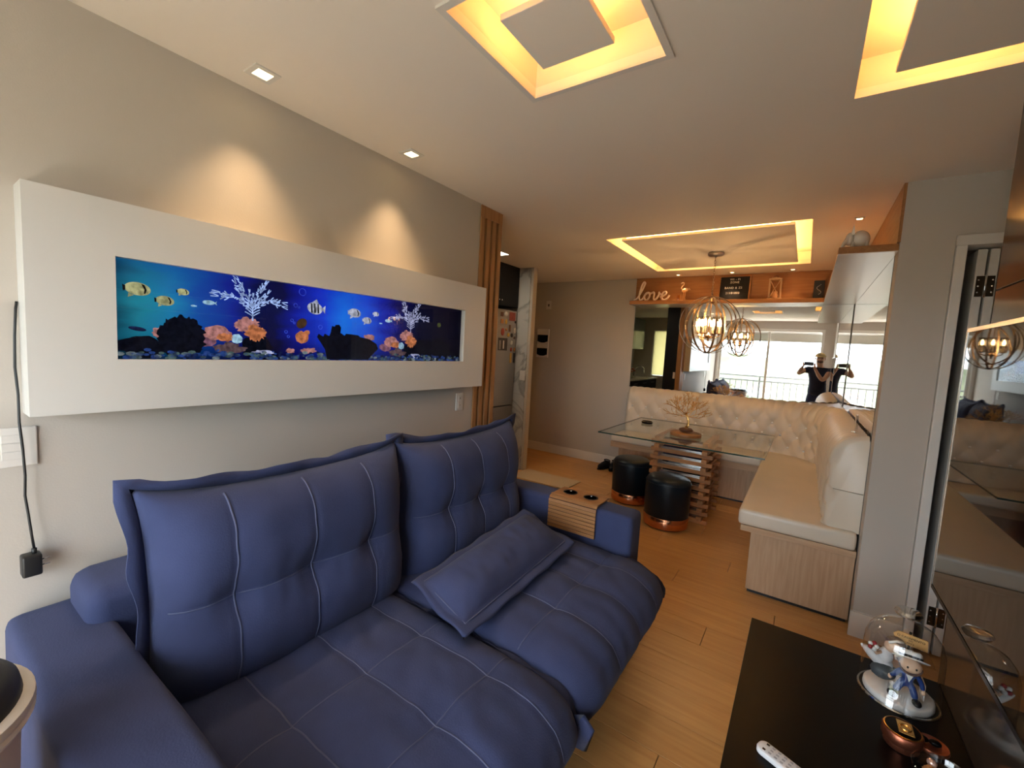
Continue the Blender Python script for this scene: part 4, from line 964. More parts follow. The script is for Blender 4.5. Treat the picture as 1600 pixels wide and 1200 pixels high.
stroke('letter_v', [(0.215, 0.082), (0.235, 0.092), (0.245, 0.07), (0.24, 0.02), (0.255, 0.0), (0.285, 0.03), (0.305, 0.075), (0.297, 0.092), (0.31, 0.075), (0.33, 0.06)])
stroke('letter_e', [(0.315, 0.03), (0.35, 0.045), (0.385, 0.075), (0.378, 0.095), (0.35, 0.085), (0.335, 0.045), (0.345, 0.008), (0.375, 0.0), (0.405, 0.02), (0.425, 0.055)])
fl = thing('bird_figurine', 'small gold wading bird figurine standing on the shelf', 'figurine', (-1.255, 5.33, 2.151))
FG = mat('pale_gold', (0.75, 0.52, 0.3), 0.3, metal=0.7, noise_amt=0.05)
lathe('stand', [(0.001, 2.1505), (0.032, 2.1505), (0.032, 2.157), (0.001, 2.158)], (-1.25, 5.33, 0), FG, fl, 20)
for d in (-0.008, 0.01): tube('leg', [(-1.25+d, 5.33, 2.157), (-1.252+d, 5.33, 2.20), (-1.248+d, 5.33, 2.262)], 0.003, FG, fl, 6)
ellipsoid('body', (-1.242, 5.33, 2.275), (0.042, 0.022, 0.022), FG, fl, 14, Matrix.Rotation(-0.3, 3, 'Y'))
tube('neck', [(-1.272, 5.33, 2.28), (-1.288, 5.33, 2.298), (-1.278, 5.33, 2.32), (-1.262, 5.33, 2.335), (-1.262, 5.33, 2.355), (-1.276, 5.33, 2.362)], [0.009, 0.0075, 0.006, 0.006, 0.007, 0.008], FG, fl, 8)
tube('beak', [(-1.278, 5.33, 2.361), (-1.292, 5.33, 2.355), (-1.297, 5.33, 2.344)], [0.006, 0.004, 0.0015], FG, fl, 6)
tube('tail', [(-1.205, 5.33, 2.288), (-1.185, 5.33, 2.275)], [0.014, 0.003], FG, fl, 6)
vs = tag(lathe('bud_vase', [(0.001, 2.1505), (0.014, 2.1505), (0.016, 2.16), (0.016, 2.225), (0.0145, 2.225), (0.0145, 2.165), (0.001, 2.16)], (-1.315, 5.33, 0), glass('vase_glass', (0.9, 0.75, 0.55), 1.4, dens=0.1), None, 16), 'slim clear glass tube vase beside the gold bird figurine', 'vase')
lb = thing('letter_board', 'black felt letter board with white lettering in wooden frame', 'sign', (-0.735, 5.36, 2.151))
def lbp(a, z): return (a, 5.375+0.045*(z-2.151)/0.27, z)      # leaning back against the boards
def lbox(name, x0, x1, z0, z1, d0, d1, m, parent):
    V = []
    for d in (d0, d1):
        for (x, zz) in ((x0, z0), (x1, z0), (x1, z1), (x0, z1)): p = lbp(x, zz); V.append((p[0], p[1]-d, p[2]))
    return mesh_obj(name, V, [(0, 1, 2, 3), (7, 6, 5, 4), (0, 4, 5, 1), (1, 5, 6, 2), (2, 6, 7, 3), (3, 7, 4, 0)], m, parent)
felt = lbox('felt', -0.88, -0.59, 2.158, 2.418, 0.0, 0.010, mat('black_felt', (0.008, 0.008, 0.01), 0.9, noise_amt=0.1), lb)
for (a, b, c, d) in ((-0.895, -0.88, 2.151, 2.428), (-0.59, -0.575, 2.151, 2.428), (-0.88, -0.59, 2.4185, 2.428), (-0.88, -0.59, 2.151, 2.1575)): lbox('frame_bar', a, b, c, d, -0.004, 0.018, SHELFW, lb)
LTR = mat('white_letter', (0.85, 0.85, 0.82), 0.5, noise_amt=0.01)
for txt, zz, xx in (('WI - FI', 2.378, -0.735), ('ZONE', 2.345, -0.737), ('BAND & ZS', 2.283, -0.745), ('21101800', 2.225, -0.748)):
    p = lbp(xx, zz); fontmesh('lettering', txt, 0.031, LTR, felt, Matrix.Translation((p[0], p[1]-0.0115, p[2])) @ Matrix.Rotation(radians(90), 4, 'X'), 0.0008, spacing=1.15)
ln = thing('wooden_lantern', 'rustic wooden lantern with crossed side bars on the shelf', 'lantern', (-0.34, 5.34, 2.151))
LW = wood('lantern_wood', (0.42, 0.26, 0.14), (0.6, 0.42, 0.27), 'z', 0.6)
box('base', -0.405, -0.275, 5.285, 5.405, 2.1505, 2.166, LW, ln, 0.002); box('roof', -0.40, -0.28, 5.29, 5.40, 2.352, 2.366, LW, ln, 0.002); box('cap', -0.378, -0.302, 5.31, 5.38, 2.3665, 2.378, LW, ln, 0.002)
for sx in (-0.397, -0.295):
    for sy in (5.293, 5.385): box('post', sx, sx+0.012, sy, sy+0.012, 2.166, 2.352, LW, ln)
for sg in (1, -1): tube('cross_bar', [(-0.34-sg*0.045, 5.294, 2.17), (-0.34+sg*0.045, 5.294, 2.348)], 0.0042, LW, ln, 6)
lathe('candle', [(0.001, 2.1665), (0.025, 2.1665), (0.025, 2.235), (0.001, 2.235)], (-0.34, 5.345, 0), mat('tan_wax', (0.5, 0.27, 0.14), 0.5, noise_amt=0.05), ln, 20)
tube('handle', [(-0.34+0.02*cos(a*pi/8), 5.345, 2.378+0.022*sin(a*pi/8)) for a in range(9)], 0.002, HINGE, ln, 6)
bx_ = thing('photo_block', 'small black block with pale swirl print at the shelf corner', 'ornament', (0.04, 5.38, 2.151))
box('block', -0.005, 0.085, 5.37, 5.395, 2.1505, 2.34, BLACK, bx_, 0.003)
tube('swirl', [(0.04+0.02*sin(t*0.9), 5.3685, 2.20+0.1*t/8) for t in range(9)], 0.003, mat('grey_print', (0.4, 0.38, 0.36), 0.6, noise_amt=0.02), bx_, 5)
# white porcelain animal on the side shelf
pg = thing('porcelain_figurine', 'white porcelain elephant figurine on the side shelf', 'figurine', (0.19, 3.32, 2.147))
PORC = mat('white_porcelain', (0.78, 0.74, 0.67), 0.2, noise_amt=0.01)
ellipsoid('body', (0.205, 3.34, 2.197), (0.062, 0.05, 0.038), PORC, pg, 20)
ellipsoid('head', (0.138, 3.32, 2.198), (0.03, 0.03, 0.028), PORC, pg, 16)
tube('trunk', [(0.118, 3.31, 2.192), (0.10, 3.30, 2.175), (0.088, 3.295, 2.158)], [0.014, 0.011, 0.007], PORC, pg, 8)
for s in (-1, 1):
    mesh_obj('ear', [(0.142, 3.32+s*0.02, 2.212), (0.165, 3.32+s*0.026, 2.215), (0.155, 3.32+s*0.03, 2.262), (0.150, 3.32+s*0.016, 2.212), (0.160, 3.32+s*0.018, 2.212)], [(0, 1, 2), (0, 2, 3), (1, 4, 2), (3, 2, 4), (0, 3, 4, 1)], PORC, pg)
for (lx, ly) in ((0.16, 3.315), (0.16, 3.365), (0.245, 3.315), (0.245, 3.365)): lathe('leg', [(0.015, 2.1475), (0.013, 2.155), (0.014, 2.185)], (lx, ly, 0), PORC, pg, 10)

PT = Matrix.Translation((0.178, 3.13, 2.1472)) @ Matrix.Diagonal((0.72, 0.9, 1.3, 1)) @ Matrix.Translation((-0.19, -3.32, -2.1472))
for c_ in pg.children: c_.data.transform(PT)
pg.location = (0.178, 3.13, 2.1472); WM[pg.name] = Matrix.Translation(pg.location)
for c_ in pg.children: c_.matrix_parent_inverse = WM[pg.name].inverted()
# ---------------- recessed downlights
SPOTC = (1.0, 0.66, 0.34)
def downlight(x, y, label, e, spot=True, s=0.045, tilt=None):
    t = thing('downlight', label, 'light', (x, y, H))
    bm = bmesh.new()
    for b in ((x-s, x+s, y-s, y-s*0.6), (x-s, x+s, y+s*0.6, y+s), (x-s, x-s*0.6, y-s*0.6, y+s*0.6), (x+s*0.6, x+s, y-s*0.6, y+s*0.6)): box_bm(bm, *b, H-0.006, H-0.0003)
    bm_obj('trim_ring', bm, WHITE, t)
    box('lamp', x-s*0.58, x+s*0.58, y-s*0.58, y+s*0.58, H-0.003, H-0.0005, emis('downlight_glow', (1.0, 0.72, 0.34), 7.0), t)
    if e: l = light('SPOT', 'downlight_beam', (x, y, H-0.012), e, SPOTC, spot_size=radians(78), spot_blend=1.0, shadow_soft_size=0.03)
downlight(-1.745, 0.827, 'square ceiling downlight over the near half of the aquarium panel', 15)
downlight(-1.752, 1.556, 'square ceiling downlight over the far half of the aquarium panel', 15)
for x, lab in ((-1.326, 'small ceiling downlight above the love sign'), (-0.757, 'small ceiling downlight above the letter board'), (-0.197, 'small ceiling downlight above the wooden lantern')): downlight(x, 5.29, lab, 6, s=0.026)
downlight(0.20, 3.594, 'small ceiling downlight above the white porcelain elephant', 6, s=0.026)

# ================================================================== TELEVISION WALL
pn_ = thing('wall_cladding', 'tall glossy brown wall cladding behind the television', 'cladding', (0.48, 1.1, 0))
for (z0, z1) in ((0.0, 1.756), (1.76, H-0.001)): box('board', 0.47, 0.4895, 0.25, 1.98, z0, z1, BROWNP, pn_, 0.0015, 1)
tv = thing('television', 'large wall mounted television with thin silver bezel', 'television', (0.44, 1.19, 0.77))
SCR = mat('television_screen', (0.004, 0.004, 0.005), 0.02, spec=0.55, noise_amt=0.05)
TY0, TY1, TZ0, TZ1 = 0.42, 1.965, 0.772, 1.636
box('back_shell', 0.432, 0.4695, TY0+0.15, TY1-0.15, TZ0+0.1, TZ1-0.1, BLACK, tv)
box('chassis', 0.424, 0.432, TY0, TY1, TZ0, TZ1, BLACK, tv, 0.001, 1)
BEZ = mat('bezel_metal', (0.5, 0.45, 0.4), 0.3, metal=1.0, noise_amt=0.03)
for b in ((TY0, TY1, TZ1-0.012, TZ1), (TY0, TY0+0.007, TZ0, TZ1-0.012), (TY1-0.007, TY1, TZ0, TZ1-0.012)): box('bezel', 0.417, 0.4238, *b, BEZ, tv)
box('bezel', 0.417, 0.4238, TY0+0.007, TY1-0.007, TZ0, TZ0+0.012, BLACKG, tv)
box('screen', 0.4185, 0.4236, TY0+0.0072, TY1-0.0072, TZ0+0.0122, TZ1-0.0122, SCR, tv)
rk = thing('television_rack', 'low black lacquered rack under the television', 'cabinet', (0.19, 1.1, 0))
RZ = 0.45; RY0, RY1 = 0.28, 1.966
box('top_board', -0.085, 0.469, RY0, RY1, RZ-0.03, RZ, BLACKG, rk, 0.002)
box('side_board', -0.075, 0.469, RY0+0.01, RY0+0.03, 0.1, RZ-0.0305, BLACKG, rk); box('side_board', -0.075, 0.469, RY1-0.03, RY1-0.01, 0.1, RZ-0.0305, BLACKG, rk)
box('bottom_board', -0.075, 0.469, RY0+0.01, RY1-0.01, 0.075, 0.0995, BLACKG, rk)
for k in range(3):
    a = RY0+0.032+k*0.54; d = box('drawer', -0.083, -0.066, a, a+0.535, 0.102, RZ-0.034, BLACKG, rk, 0.002, 1); box('handle', -0.088, -0.0835, a+0.15, a+0.385, RZ-0.06, RZ-0.05, STEEL, d)
box('plinth', -0.03, 0.46, RY0+0.06, RY1-0.06, 0.0, 0.0745, BLACK, rk)

# glass dome with wedding cake topper inside
DXc, DYc, DR = 0.342, 1.80, 0.098
dm = thing('glass_dome', 'clear glass bell dome over a wedding couple figurine on the black rack', 'dome', (DXc, DYc, RZ))
DG = glass('dome_glass', (0.97, 0.97, 0.965), 1.6, ior=1.6, dens=0.03)
lathe('dome', [(DR, RZ+0.0005), (DR+0.003, RZ+0.003), (DR, RZ+0.006), (DR, RZ+0.15), (DR*0.985, RZ+0.175), (DR*0.9, RZ+0.205), (DR*0.72, RZ+0.23), (DR*0.45, RZ+0.246), (DR*0.2, RZ+0.252), (0.012, RZ+0.256), (0.012, RZ+0.262)], (DXc, DYc, 0), DG, dm, 48)
lathe('rim', [(DR-0.003, RZ+0.0006), (DR+0.004, RZ+0.0006), (DR+0.005, RZ+0.003), (DR+0.003, RZ+0.006), (DR-0.002, RZ+0.006)], (DXc, DYc, 0), glass('rim_glass', (0.9, 0.9, 0.9), 2.0, dens=0.35), dm, 56)
lathe('knob', [(0.012, RZ+0.262), (0.030, RZ+0.270), (0.035, RZ+0.279), (0.030, RZ+0.287), (0.012, RZ+0.291), (0.001, RZ+0.291)], (DXc, DYc, 0), glass('knob_glass', (0.93, 0.93, 0.92), 2.2, ior=1.6, dens=0.25), dm, 32)
tp_ = thing('cake_topper', 'wedding couple figurine, groom in blue suit, on a white oval base', 'figurine', (DXc, DYc, RZ))
PW_ = mat('porcelain_base', (0.72, 0.7, 0.68), 0.35, noise_amt=0.01)
lathe('base', [(0.001, RZ+0.0005), (0.086, RZ+0.0005), (0.088, RZ+0.005), (0.087, RZ+0.018), (0.083, RZ+0.022), (0.001, RZ+0.023)], (DXc, DYc, 0), PW_, tp_, 40)
SUIT = mat('figurine_blue', (0.012, 0.04, 0.17), 0.4, noise_amt=0.1); SKIN = mat('figurine_skin', (0.7, 0.45, 0.3), 0.5, noise_amt=0.03); SHOE = mat('figurine_black', (0.008, 0.008, 0.009), 0.2, noise_amt=0.1); HAT = mat('figurine_white', (0.75, 0.73, 0.7), 0.5, noise_amt=0.02); HAIR = mat('figurine_hair', (0.11, 0.06, 0.045), 0.5, noise_amt=0.1)
bz = RZ+0.023
gx, gy = DXc+0.012, DYc-0.035      # groom striding
gb = skin_mesh('groom', [(gx, gy, bz+0.052), (gx, gy, bz+0.078), (gx, gy, bz+0.09), (gx-0.014, gy-0.004, bz+0.05), (gx-0.028, gy-0.008, bz+0.014), (gx+0.012, gy-0.004, bz+0.046), (gx+0.02, gy-0.016, bz+0.012),
    (gx-0.02, gy, bz+0.083), (gx-0.03, gy+0.004, bz+0.062), (gx-0.038, gy+0.01, bz+0.05), (gx+0.02, gy, bz+0.083), (gx+0.032, gy-0.002, bz+0.062), (gx+0.036, gy-0.006, bz+0.044)],
    [(0, 1), (1, 2), (0, 3), (3, 4), (0, 5), (5, 6), (1, 7), (7, 8), (8, 9), (1, 10), (10, 11), (11, 12)], [0.016, 0.017, 0.01, 0.011, 0.009, 0.011, 0.009, 0.009, 0.007, 0.006, 0.009, 0.007, 0.006], SUIT, tp_)
ellipsoid('shoe', (gx-0.034, gy-0.016, bz+0.0095), (0.013, 0.017, 0.009), SHOE, gb, 12); ellipsoid('shoe', (gx+0.022, gy-0.026, bz+0.0095), (0.012, 0.018, 0.009), SHOE, gb, 12)
ellipsoid('hand', (gx-0.039, gy+0.011, bz+0.046), (0.006, 0.006, 0.008), SKIN, gb, 8); ellipsoid('hand', (gx+0.037, gy-0.007, bz+0.038), (0.006, 0.006, 0.008), SKIN, gb, 8)
prism('shirt_front', [(-0.009, 0.088), (0.009, 0.088), (0.0, 0.062)], HAT, gb, lambda p: (gx+p[0], gy-0.0165, bz+p[1]), lambda p: (gx+p[0], gy-0.019, bz+p[1]))
ellipsoid('head', (gx+0.002, gy-0.002, bz+0.108), (0.027, 0.024, 0.021), SKIN, gb, 18)
for s in (-1, 1): ellipsoid('eye', (gx+0.002+s*0.010, gy-0.024, bz+0.111), (0.0028, 0.0022, 0.0036), SHOE, gb, 8)
tube('beard', [(gx+0.002+0.026*cos(a), gy-0.006-0.014*abs(sin(a)), bz+0.108-0.02*sin(a)) for a in [pi*k/10 for k in range(11)]], 0.003, HAIR, gb, 6)
lathe('hat_brim', [(0.001, bz+0.122), (0.044, bz+0.121), (0.045, bz+0.1225), (0.044, bz+0.124), (0.001, bz+0.125)], (gx+0.002, gy-0.002, 0), HAT, gb, 28)
lathe('hat_band', [(0.0285, bz+0.1245), (0.0285, bz+0.132)], (gx+0.002, gy-0.002, 0), SHOE, gb, 28); lathe('hat_crown', [(0.027, bz+0.1245), (0.028, bz+0.132), (0.027, bz+0.142), (0.022, bz+0.146), (0.001, bz+0.147)], (gx+0.002, gy-0.002, 0), HAT, gb, 28)
HT = Matrix.Translation((gx+0.002, gy+0.004, bz+0.118)) @ Matrix.Rotation(radians(-30), 4, 'X') @ Matrix.Translation((-gx-0.002, -gy-0.0, -bz-0.116))
for c_ in gb.children:
    if c_.name.startswith('hat_'): c_.data.transform(HT)
qx, qy = DXc-0.028, DYc+0.022      # bride carried behind him, head leaning in
LACE = mat('bride_lace', (0.62, 0.6, 0.6), 0.6, noise_amt=0.08, nscale=120)
bb = ellipsoid('bride', (qx-0.008, qy, bz+0.085), (0.02, 0.018, 0.026), LACE, tp_, 16)
def skirtf(c): return Vector((c.x*(1+0.35*max(0, -c.z)), c.y, c.z))
ellipsoid('dress_skirt', (qx-0.030, qy+0.008, bz+0.066), (0.026, 0.03, 0.05), LACE, bb, 18, Matrix.Rotation(radians(-58), 3, 'Y'), lambda c: Vector((c.x*(0.75-0.35*c.z), c.y*(0.75-0.35*c.z), c.z)))
ellipsoid('hem', (qx-0.012, qy-0.014, bz+0.036), (0.034, 0.026, 0.024), mat('grey_petticoat', (0.06, 0.065, 0.068), 0.6, noise_amt=0.2), bb, 10)
ellipsoid('head', (qx+0.008, qy-0.004, bz+0.122), (0.024, 0.022, 0.021), SKIN, bb, 16)
ellipsoid('hair', (qx+0.013, qy+0.006, bz+0.128), (0.027, 0.024, 0.023), HAIR, bb, 16); ellipsoid('hair_lock', (qx+0.032, qy-0.02, bz+0.102), (0.016, 0.012, 0.02), HAIR, bb, 12)
tube('veil_band', [(qx-0.008, qy-0.018, bz+0.138), (qx+0.012, qy-0.016, bz+0.150), (qx+0.03, qy+0.002, bz+0.142)], 0.004, HAT, bb, 6)
tube('arm', [(qx-0.02, qy-0.008, bz+0.095), (qx-0.034, qy-0.016, bz+0.088), (qx-0.04, qy-0.018, bz+0.104)], 0.005, SKIN, bb, 6)
for k in range(5): ellipsoid('bouquet_bloom', (qx-0.044+0.009*cos(k*1.26), qy-0.02+0.006*sin(k*1.26), bz+0.112+0.007*sin(k*1.26)), (0.007, 0.007, 0.007), mat('red_flower', (0.3, 0.02, 0.02), 0.6, noise_amt=0.2) if k % 2 else HAT, bb, 8)
tube('sign_post', [(DXc+0.02, DYc+0.045, bz), (DXc+0.02, DYc+0.045, bz+0.175)], 0.0035, SHOE, tp_, 8)
def snp(a, z): return (DXc+0.02+a, DYc+0.04-a*0.15, z)
sgn = prism('sign_board', [(-0.036, 0.135), (0.042, 0.132), (0.040, 0.168), (-0.030, 0.17), (-0.04, 0.158)], mat('sign_wood', (0.55, 0.3, 0.1), 0.6, noise_amt=0.1), tp_, lambda p: snp(p[0], bz+p[1]), lambda p: Vector(snp(p[0], bz+p[1]))+Vector((0, -0.004, 0)))
for txt, zz, sz in (('O CASAMENTO', 0.155, 0.0095), ('DO', 0.148, 0.007), ('ANO', 0.139, 0.008)):
    p = snp(0.001, bz+zz); fontmesh('lettering', txt, sz, SHOE, sgn, Matrix.Translation((p[0], p[1]-0.0046, p[2])) @ Matrix.Rotation(radians(-8.5), 4, 'Z') @ Matrix.Rotation(radians(90), 4, 'X'), 0.0002)
box('card', DXc+0.055, DXc+0.058, DYc-0.02, DYc+0.03, bz, bz+0.05, HAT, tp_)

# copper tin with a gold clasp lid
tn = thing('copper_tin', 'small round copper tin with black and gold lid on the black rack', 'tin', (0.318, 1.565, RZ))
CM = mat('copper_satin', (0.42, 0.13, 0.07), 0.35, metal=0.9, noise_amt=0.05)
tc_ = (0.318, 1.562, 0)
lathe('body', [(0.001, RZ+0.0005), (0.036, RZ+0.0005), (0.039, RZ+0.004), (0.039, RZ+0.020), (0.043, RZ+0.0205), (0.045, RZ+0.023), (0.045, RZ+0.044), (0.042, RZ+0.048), (0.001, RZ+0.048)], tc_, CM, tn, 40)
lathe('lid_insert', [(0.001, RZ+0.0485), (0.037, RZ+0.0485), (0.038, RZ+0.050), (0.001, RZ+0.0515)], tc_, BLACKG, tn, 32)
lathe('rim', [(0.040, RZ+0.0483), (0.0415, RZ+0.0505), (0.039, RZ+0.0515)], tc_, GOLD, tn, 40)
cl = box('clasp', 0.318-0.012, 0.318+0.022, 1.562-0.026, 1.562+0.028, RZ+0.0518, RZ+0.0545, GOLD, tn, 0.001, 1)
tube('clasp_ring', [(0.323+0.012*cos(2*pi*k/20), 1.562+0.012*sin(2*pi*k/20), RZ+0.0555) for k in range(20)], 0.002, GOLD, cl, 6, True)
ro = thing('copper_coaster', 'flat copper disc with dark bow lying behind the copper tin', 'coaster', (0.385, 1.60, RZ))
lathe('disc', [(0.001, RZ+0.0005), (0.036, RZ+0.0005), (0.038, RZ+0.004), (0.036, RZ+0.012), (0.001, RZ+0.013)], (0.388, 1.606, 0), CM, ro, 32)
for s in (-1, 1): ellipsoid('bow_loop', (0.380+s*0.013, 1.60, RZ+0.021), (0.014, 0.010, 0.008), BLACKG, ro, 12)
# glass dish with twisted gold cord
gd = thing('glass_dish', 'clear glass dish holding a twisted gold cord on the black rack', 'dish', (0.382, 1.44, RZ))
gc = (0.378, 1.442, 0)
DISHG = glass('dish_glass', (0.93, 0.92, 0.88), 1.4, dens=0.06)
lathe('dish', [(0.001, RZ+0.0005), (0.045, RZ+0.0005), (0.055, RZ+0.01), (0.062, RZ+0.055), (0.060, RZ+0.057), (0.057, RZ+0.053), (0.050, RZ+0.013), (0.001, RZ+0.008)], gc, DISHG, gd, 40)
rp_ = thing('twisted_cord', 'coil of twisted gold cord lying inside the clear glass dish', 'cord', (gc[0], gc[1], RZ+0.02))
CORD = mat('gold_cord', (0.62, 0.3, 0.12), 0.4, metal=0.4, noise_amt=0.1)
for s in range(3):
    pts = []
    for k in range(150):
        a = 2*pi*k/150*1.9; R = 0.036-0.010*k/150; zz = RZ+0.028+0.012*k/150+0.004*sin(3*a); th = k*0.75+s*2*pi/3
        pts.append((gc[0]+(R+0.0045*cos(th))*cos(a), gc[1]+(R+0.0045*cos(th))*sin(a), zz+0.0045*sin(th)))
    tube('strand', pts, 0.0032, CORD, rp_, 5)
for (dx, dy) in ((-0.02, 0.045), (0.036, 0.022)): ellipsoid('crystal_bead', (gc[0]+dx*0.8, gc[1]+dy*0.75, RZ+0.046), (0.011, 0.011, 0.010), mat('pink_crystal', (0.75, 0.5, 0.42), 0.08, metal=0.6, noise_amt=0.05), rp_, 10)
# white remote
rm = thing('remote_control', 'white remote control on the black rack', 'remote', (0.06, 1.26, RZ))
RM = Matrix.Translation((0.062, 1.272, RZ)) @ Matrix.Rotation(radians(-23), 4, 'Z')
REMW = mat('remote_white', (0.72, 0.72, 0.74), 0.35, noise_amt=0.01)
def rr(x0, x1, hy, r, n=8):
    P = []
    for (cx, cy, a0) in ((x1-r, hy-r, 0), (x0+r, hy-r, pi/2), (x0+r, -hy+r, pi), (x1-r, -hy+r, 1.5*pi)):
        for k in range(n+1): a = a0+pi/2*k/n; P.append((cx+r*cos(a), cy+r*sin(a)))
    return P
V, F = [], []; lay = [(0.0008, 0.003), (0.004, 0.0), (0.014, 0.0), (0.0165, 0.0018), (0.0175, 0.005)]
for (z_, ins) in lay: V += [RM @ Vector((p[0], p[1], z_)) for p in rr(-0.078+ins, 0.09-ins, 0.022-ins, 0.018-ins)]
n_ = len(V)//len(lay)
for i in range(len(lay)-1):
    for k in range(n_): F.append((i*n_+k, i*n_+(k+1) % n_, (i+1)*n_+(k+1) % n_, (i+1)*n_+k))
F += [tuple(range(n_)), tuple((len(lay)-1)*n_+k for k in range(n_))]
smooth_auto(mesh_obj('shell', V, F, REMW, rm), 40)
KEYG = mat('remote_key', (0.42, 0.42, 0.45), 0.5, noise_amt=0.02)
for i in range(8):
    for j in range(3):
        if i == 0 and j == 1: continue
        bm = bmesh.new(); cx, cy = -0.058+i*0.0145, (j-1)*0.0115; box_bm(bm, cx-0.0036, cx+0.0036, cy-0.003, cy+0.003, 0.0175, 0.0182); bmesh.ops.transform(bm, matrix=RM, verts=bm.verts); bm_obj('key', bm, KEYG if i else SHOE, rm)

# round container by the near sofa arm
bc = (-1.2, -0.045, 0)
bi = thing('round_container', 'tall pale round container with black domed cushion top beside the sofa arm', 'container', bc)
BEIGE = mat('pale_plastic', (0.68, 0.6, 0.54), 0.4, noise_amt=0.02)
lathe('body', [(0.13, 0.0), (0.135, 0.005), (0.165, 0.66), (0.168, 0.74), (0.168, 0.755)], bc, BEIGE, bi, 56)
lathe('rim', [(0.170, 0.757), (0.184, 0.760), (0.188, 0.768), (0.185, 0.776), (0.189, 0.784), (0.188, 0.796), (0.180, 0.801), (0.170, 0.80)], bc, WHITE, bi, 56)
lathe('cushion_top', [(0.001, 0.758), (0.166, 0.758), (0.172, 0.80), (0.168, 0.822), (0.150, 0.838), (0.11, 0.848), (0.05, 0.853), (0.001, 0.854)], bc, mat('black_leatherette', (0.012, 0.012, 0.011), 0.45, noise_amt=0.1), bi, 56)

# doormat, shoes
MATM = mat('beige_mat', (0.62, 0.47, 0.3), 0.9, noise_amt=0.12, nscale=90, bump=0.3, bscale=250)
dmt = tag(box('doormat', -2.72, -2.0, 4.08, 4.46, 0.001, 0.010, MATM, None, 0.003), 'beige rectangular mat on the floor beside the kitchen pier', 'mat')
BK = mat('shoe_black', (0.008, 0.008, 0.009), 0.55, noise_amt=0.2)
def shoe(x, y, rz, label):
    t = thing('shoe', label, 'shoe', (x, y, 0), 'black shoes by the bench'); R = Matrix.Translation((x, y, 0)) @ Matrix.Rotation(rz, 4, 'Z')
    def prof(c):
        k = 0.75 if c.y > 0.3 else 1.0
        return Vector((c.x*(1-0.25*max(0, -c.y)), c.y, max(-0.55, c.z)*(1.25 if c.y < -0.1 and c.z > 0 else k)))
    o = ellipsoid('upper', (0, 0, 0.04), (0.042, 0.13, 0.05), BK, t, 18, None, prof); o.data.transform(R)
    lp = tube('collar', [(0.03*cos(2*pi*k/16), -0.055+0.045*sin(2*pi*k/16), 0.097+0.008*sin(2*pi*k/16+1)) for k in range(16)], 0.007, BK, t, 6, True); lp.data.transform(R)
    s_ = prism('sole', ell(0, 0, 0.046, 0.135, 24), SHOE, t, lambda p: (p[0], p[1], 0.001), lambda p: (p[0], p[1], 0.018)); s_.data.transform(R)
    for k in range(4): q = tube('lace', [(-0.02, 0.0+k*0.02, 0.078-k*0.006), (0, 0.004+k*0.02, 0.086-k*0.006), (0.02, 0.0+k*0.02, 0.078-k*0.006)], 0.0025, BK, t, 5); q.data.transform(R)
shoe(-2.03, 5.22, radians(165), 'black lace-up shoe standing on the floor by the bench end')
shoe(-1.92, 5.25, radians(185), 'black lace-up shoe right against the oak bench box')

# ================================================================== KITCHEN
fr = thing('refrigerator', 'tall steel refrigerator with magnets on its door', 'refrigerator', (-3.25, 3.98, 0))
FX = -2.93
box('body', -3.60, FX-0.03, 3.64, 4.345, 0.02, 1.93, mat('fridge_side', (0.1, 0.1, 0.1), 0.5, noise_amt=0.03), fr, 0.005)
fd = box('door', FX-0.029, FX, 3.64, 4.345, 0.80, 1.93, STEEL, fr, 0.006); fd2 = box('door', FX-0.029, FX, 3.64, 4.345, 0.05, 0.79, STEEL, fr, 0.006)
tube('handle', [(FX+0.001, 3.70, 1.0), (FX+0.04, 3.70, 1.02), (FX+0.04, 3.70, 1.6), (FX+0.001, 3.70, 1.62)], 0.01, CHROME, fd, 8)
for (fx, fy) in ((-3.55, 3.7), (-3.0, 3.7), (-3.55, 4.3), (-3.0, 4.3)): lathe('foot', [(0.02, 0), (0.02, 0.0195)], (fx, fy, 0), BLACK, fr, 10)
rm2 = random.Random(5)
cols = [('red', (0.3, 0.05, 0.03)), ('white', (0.7, 0.65, 0.6)), ('brown', (0.14, 0.06, 0.03)), ('black', (0.02, 0.02, 0.02)), ('yellow', (0.65, 0.4, 0.08)), ('orange', (0.5, 0.2, 0.05))]
mspots = [(4.03, 1.87, .05, .05), (4.11, 1.88, .07, .055), (4.24, 1.86, .12, .10), (4.04, 1.79, .05, .05), (4.12, 1.79, .04, .06), (4.31, 1.80, .03, .03), (4.20, 1.72, .035, .08), (4.31, 1.70, .05, .07), (4.06, 1.67, .06, .09), (4.13, 1.70, .03, .03), (4.18, 1.64, .05, .05), (4.25, 1.64, .05, .05), (4.31, 1.61, .035, .03), (4.25, 1.55, .05, .05), (4.25, 1.47, .04, .05), (4.32, 1.47, .03, .05), (4.25, 1.37, .035, .12), (4.32, 1.37, .035, .12)]
for i, (y, z, w, h) in enumerate(mspots):
    cn, c = cols[(i*5+2) % 6]; m = mat('magnet_'+cn, c, 0.5, noise_amt=0.5, nscale=40)
    lab = '%s souvenir magnet stuck on the steel refrigerator door' % cn
    if i in (0, 2, 3, 6, 16, 17): o = box('magnet', FX+0.0005, FX+0.006, y-w/2, y+w/2, z-h/2, z+h/2, m, None, 0.002)
    else: o = lathe('magnet', [(0.001, FX+0.0005), (0.5, FX+0.0005), (0.5, FX+0.005), (0.4, FX+0.008), (0.001, FX+0.009)], (0, 0, 0), m, None, 14, axis='x'); o.data.transform(Matrix.Translation((0, y, z)) @ Matrix.Diagonal((1, w, h, 1)))
    tag(o, lab, 'magnet', 'souvenir magnets on the refrigerator')
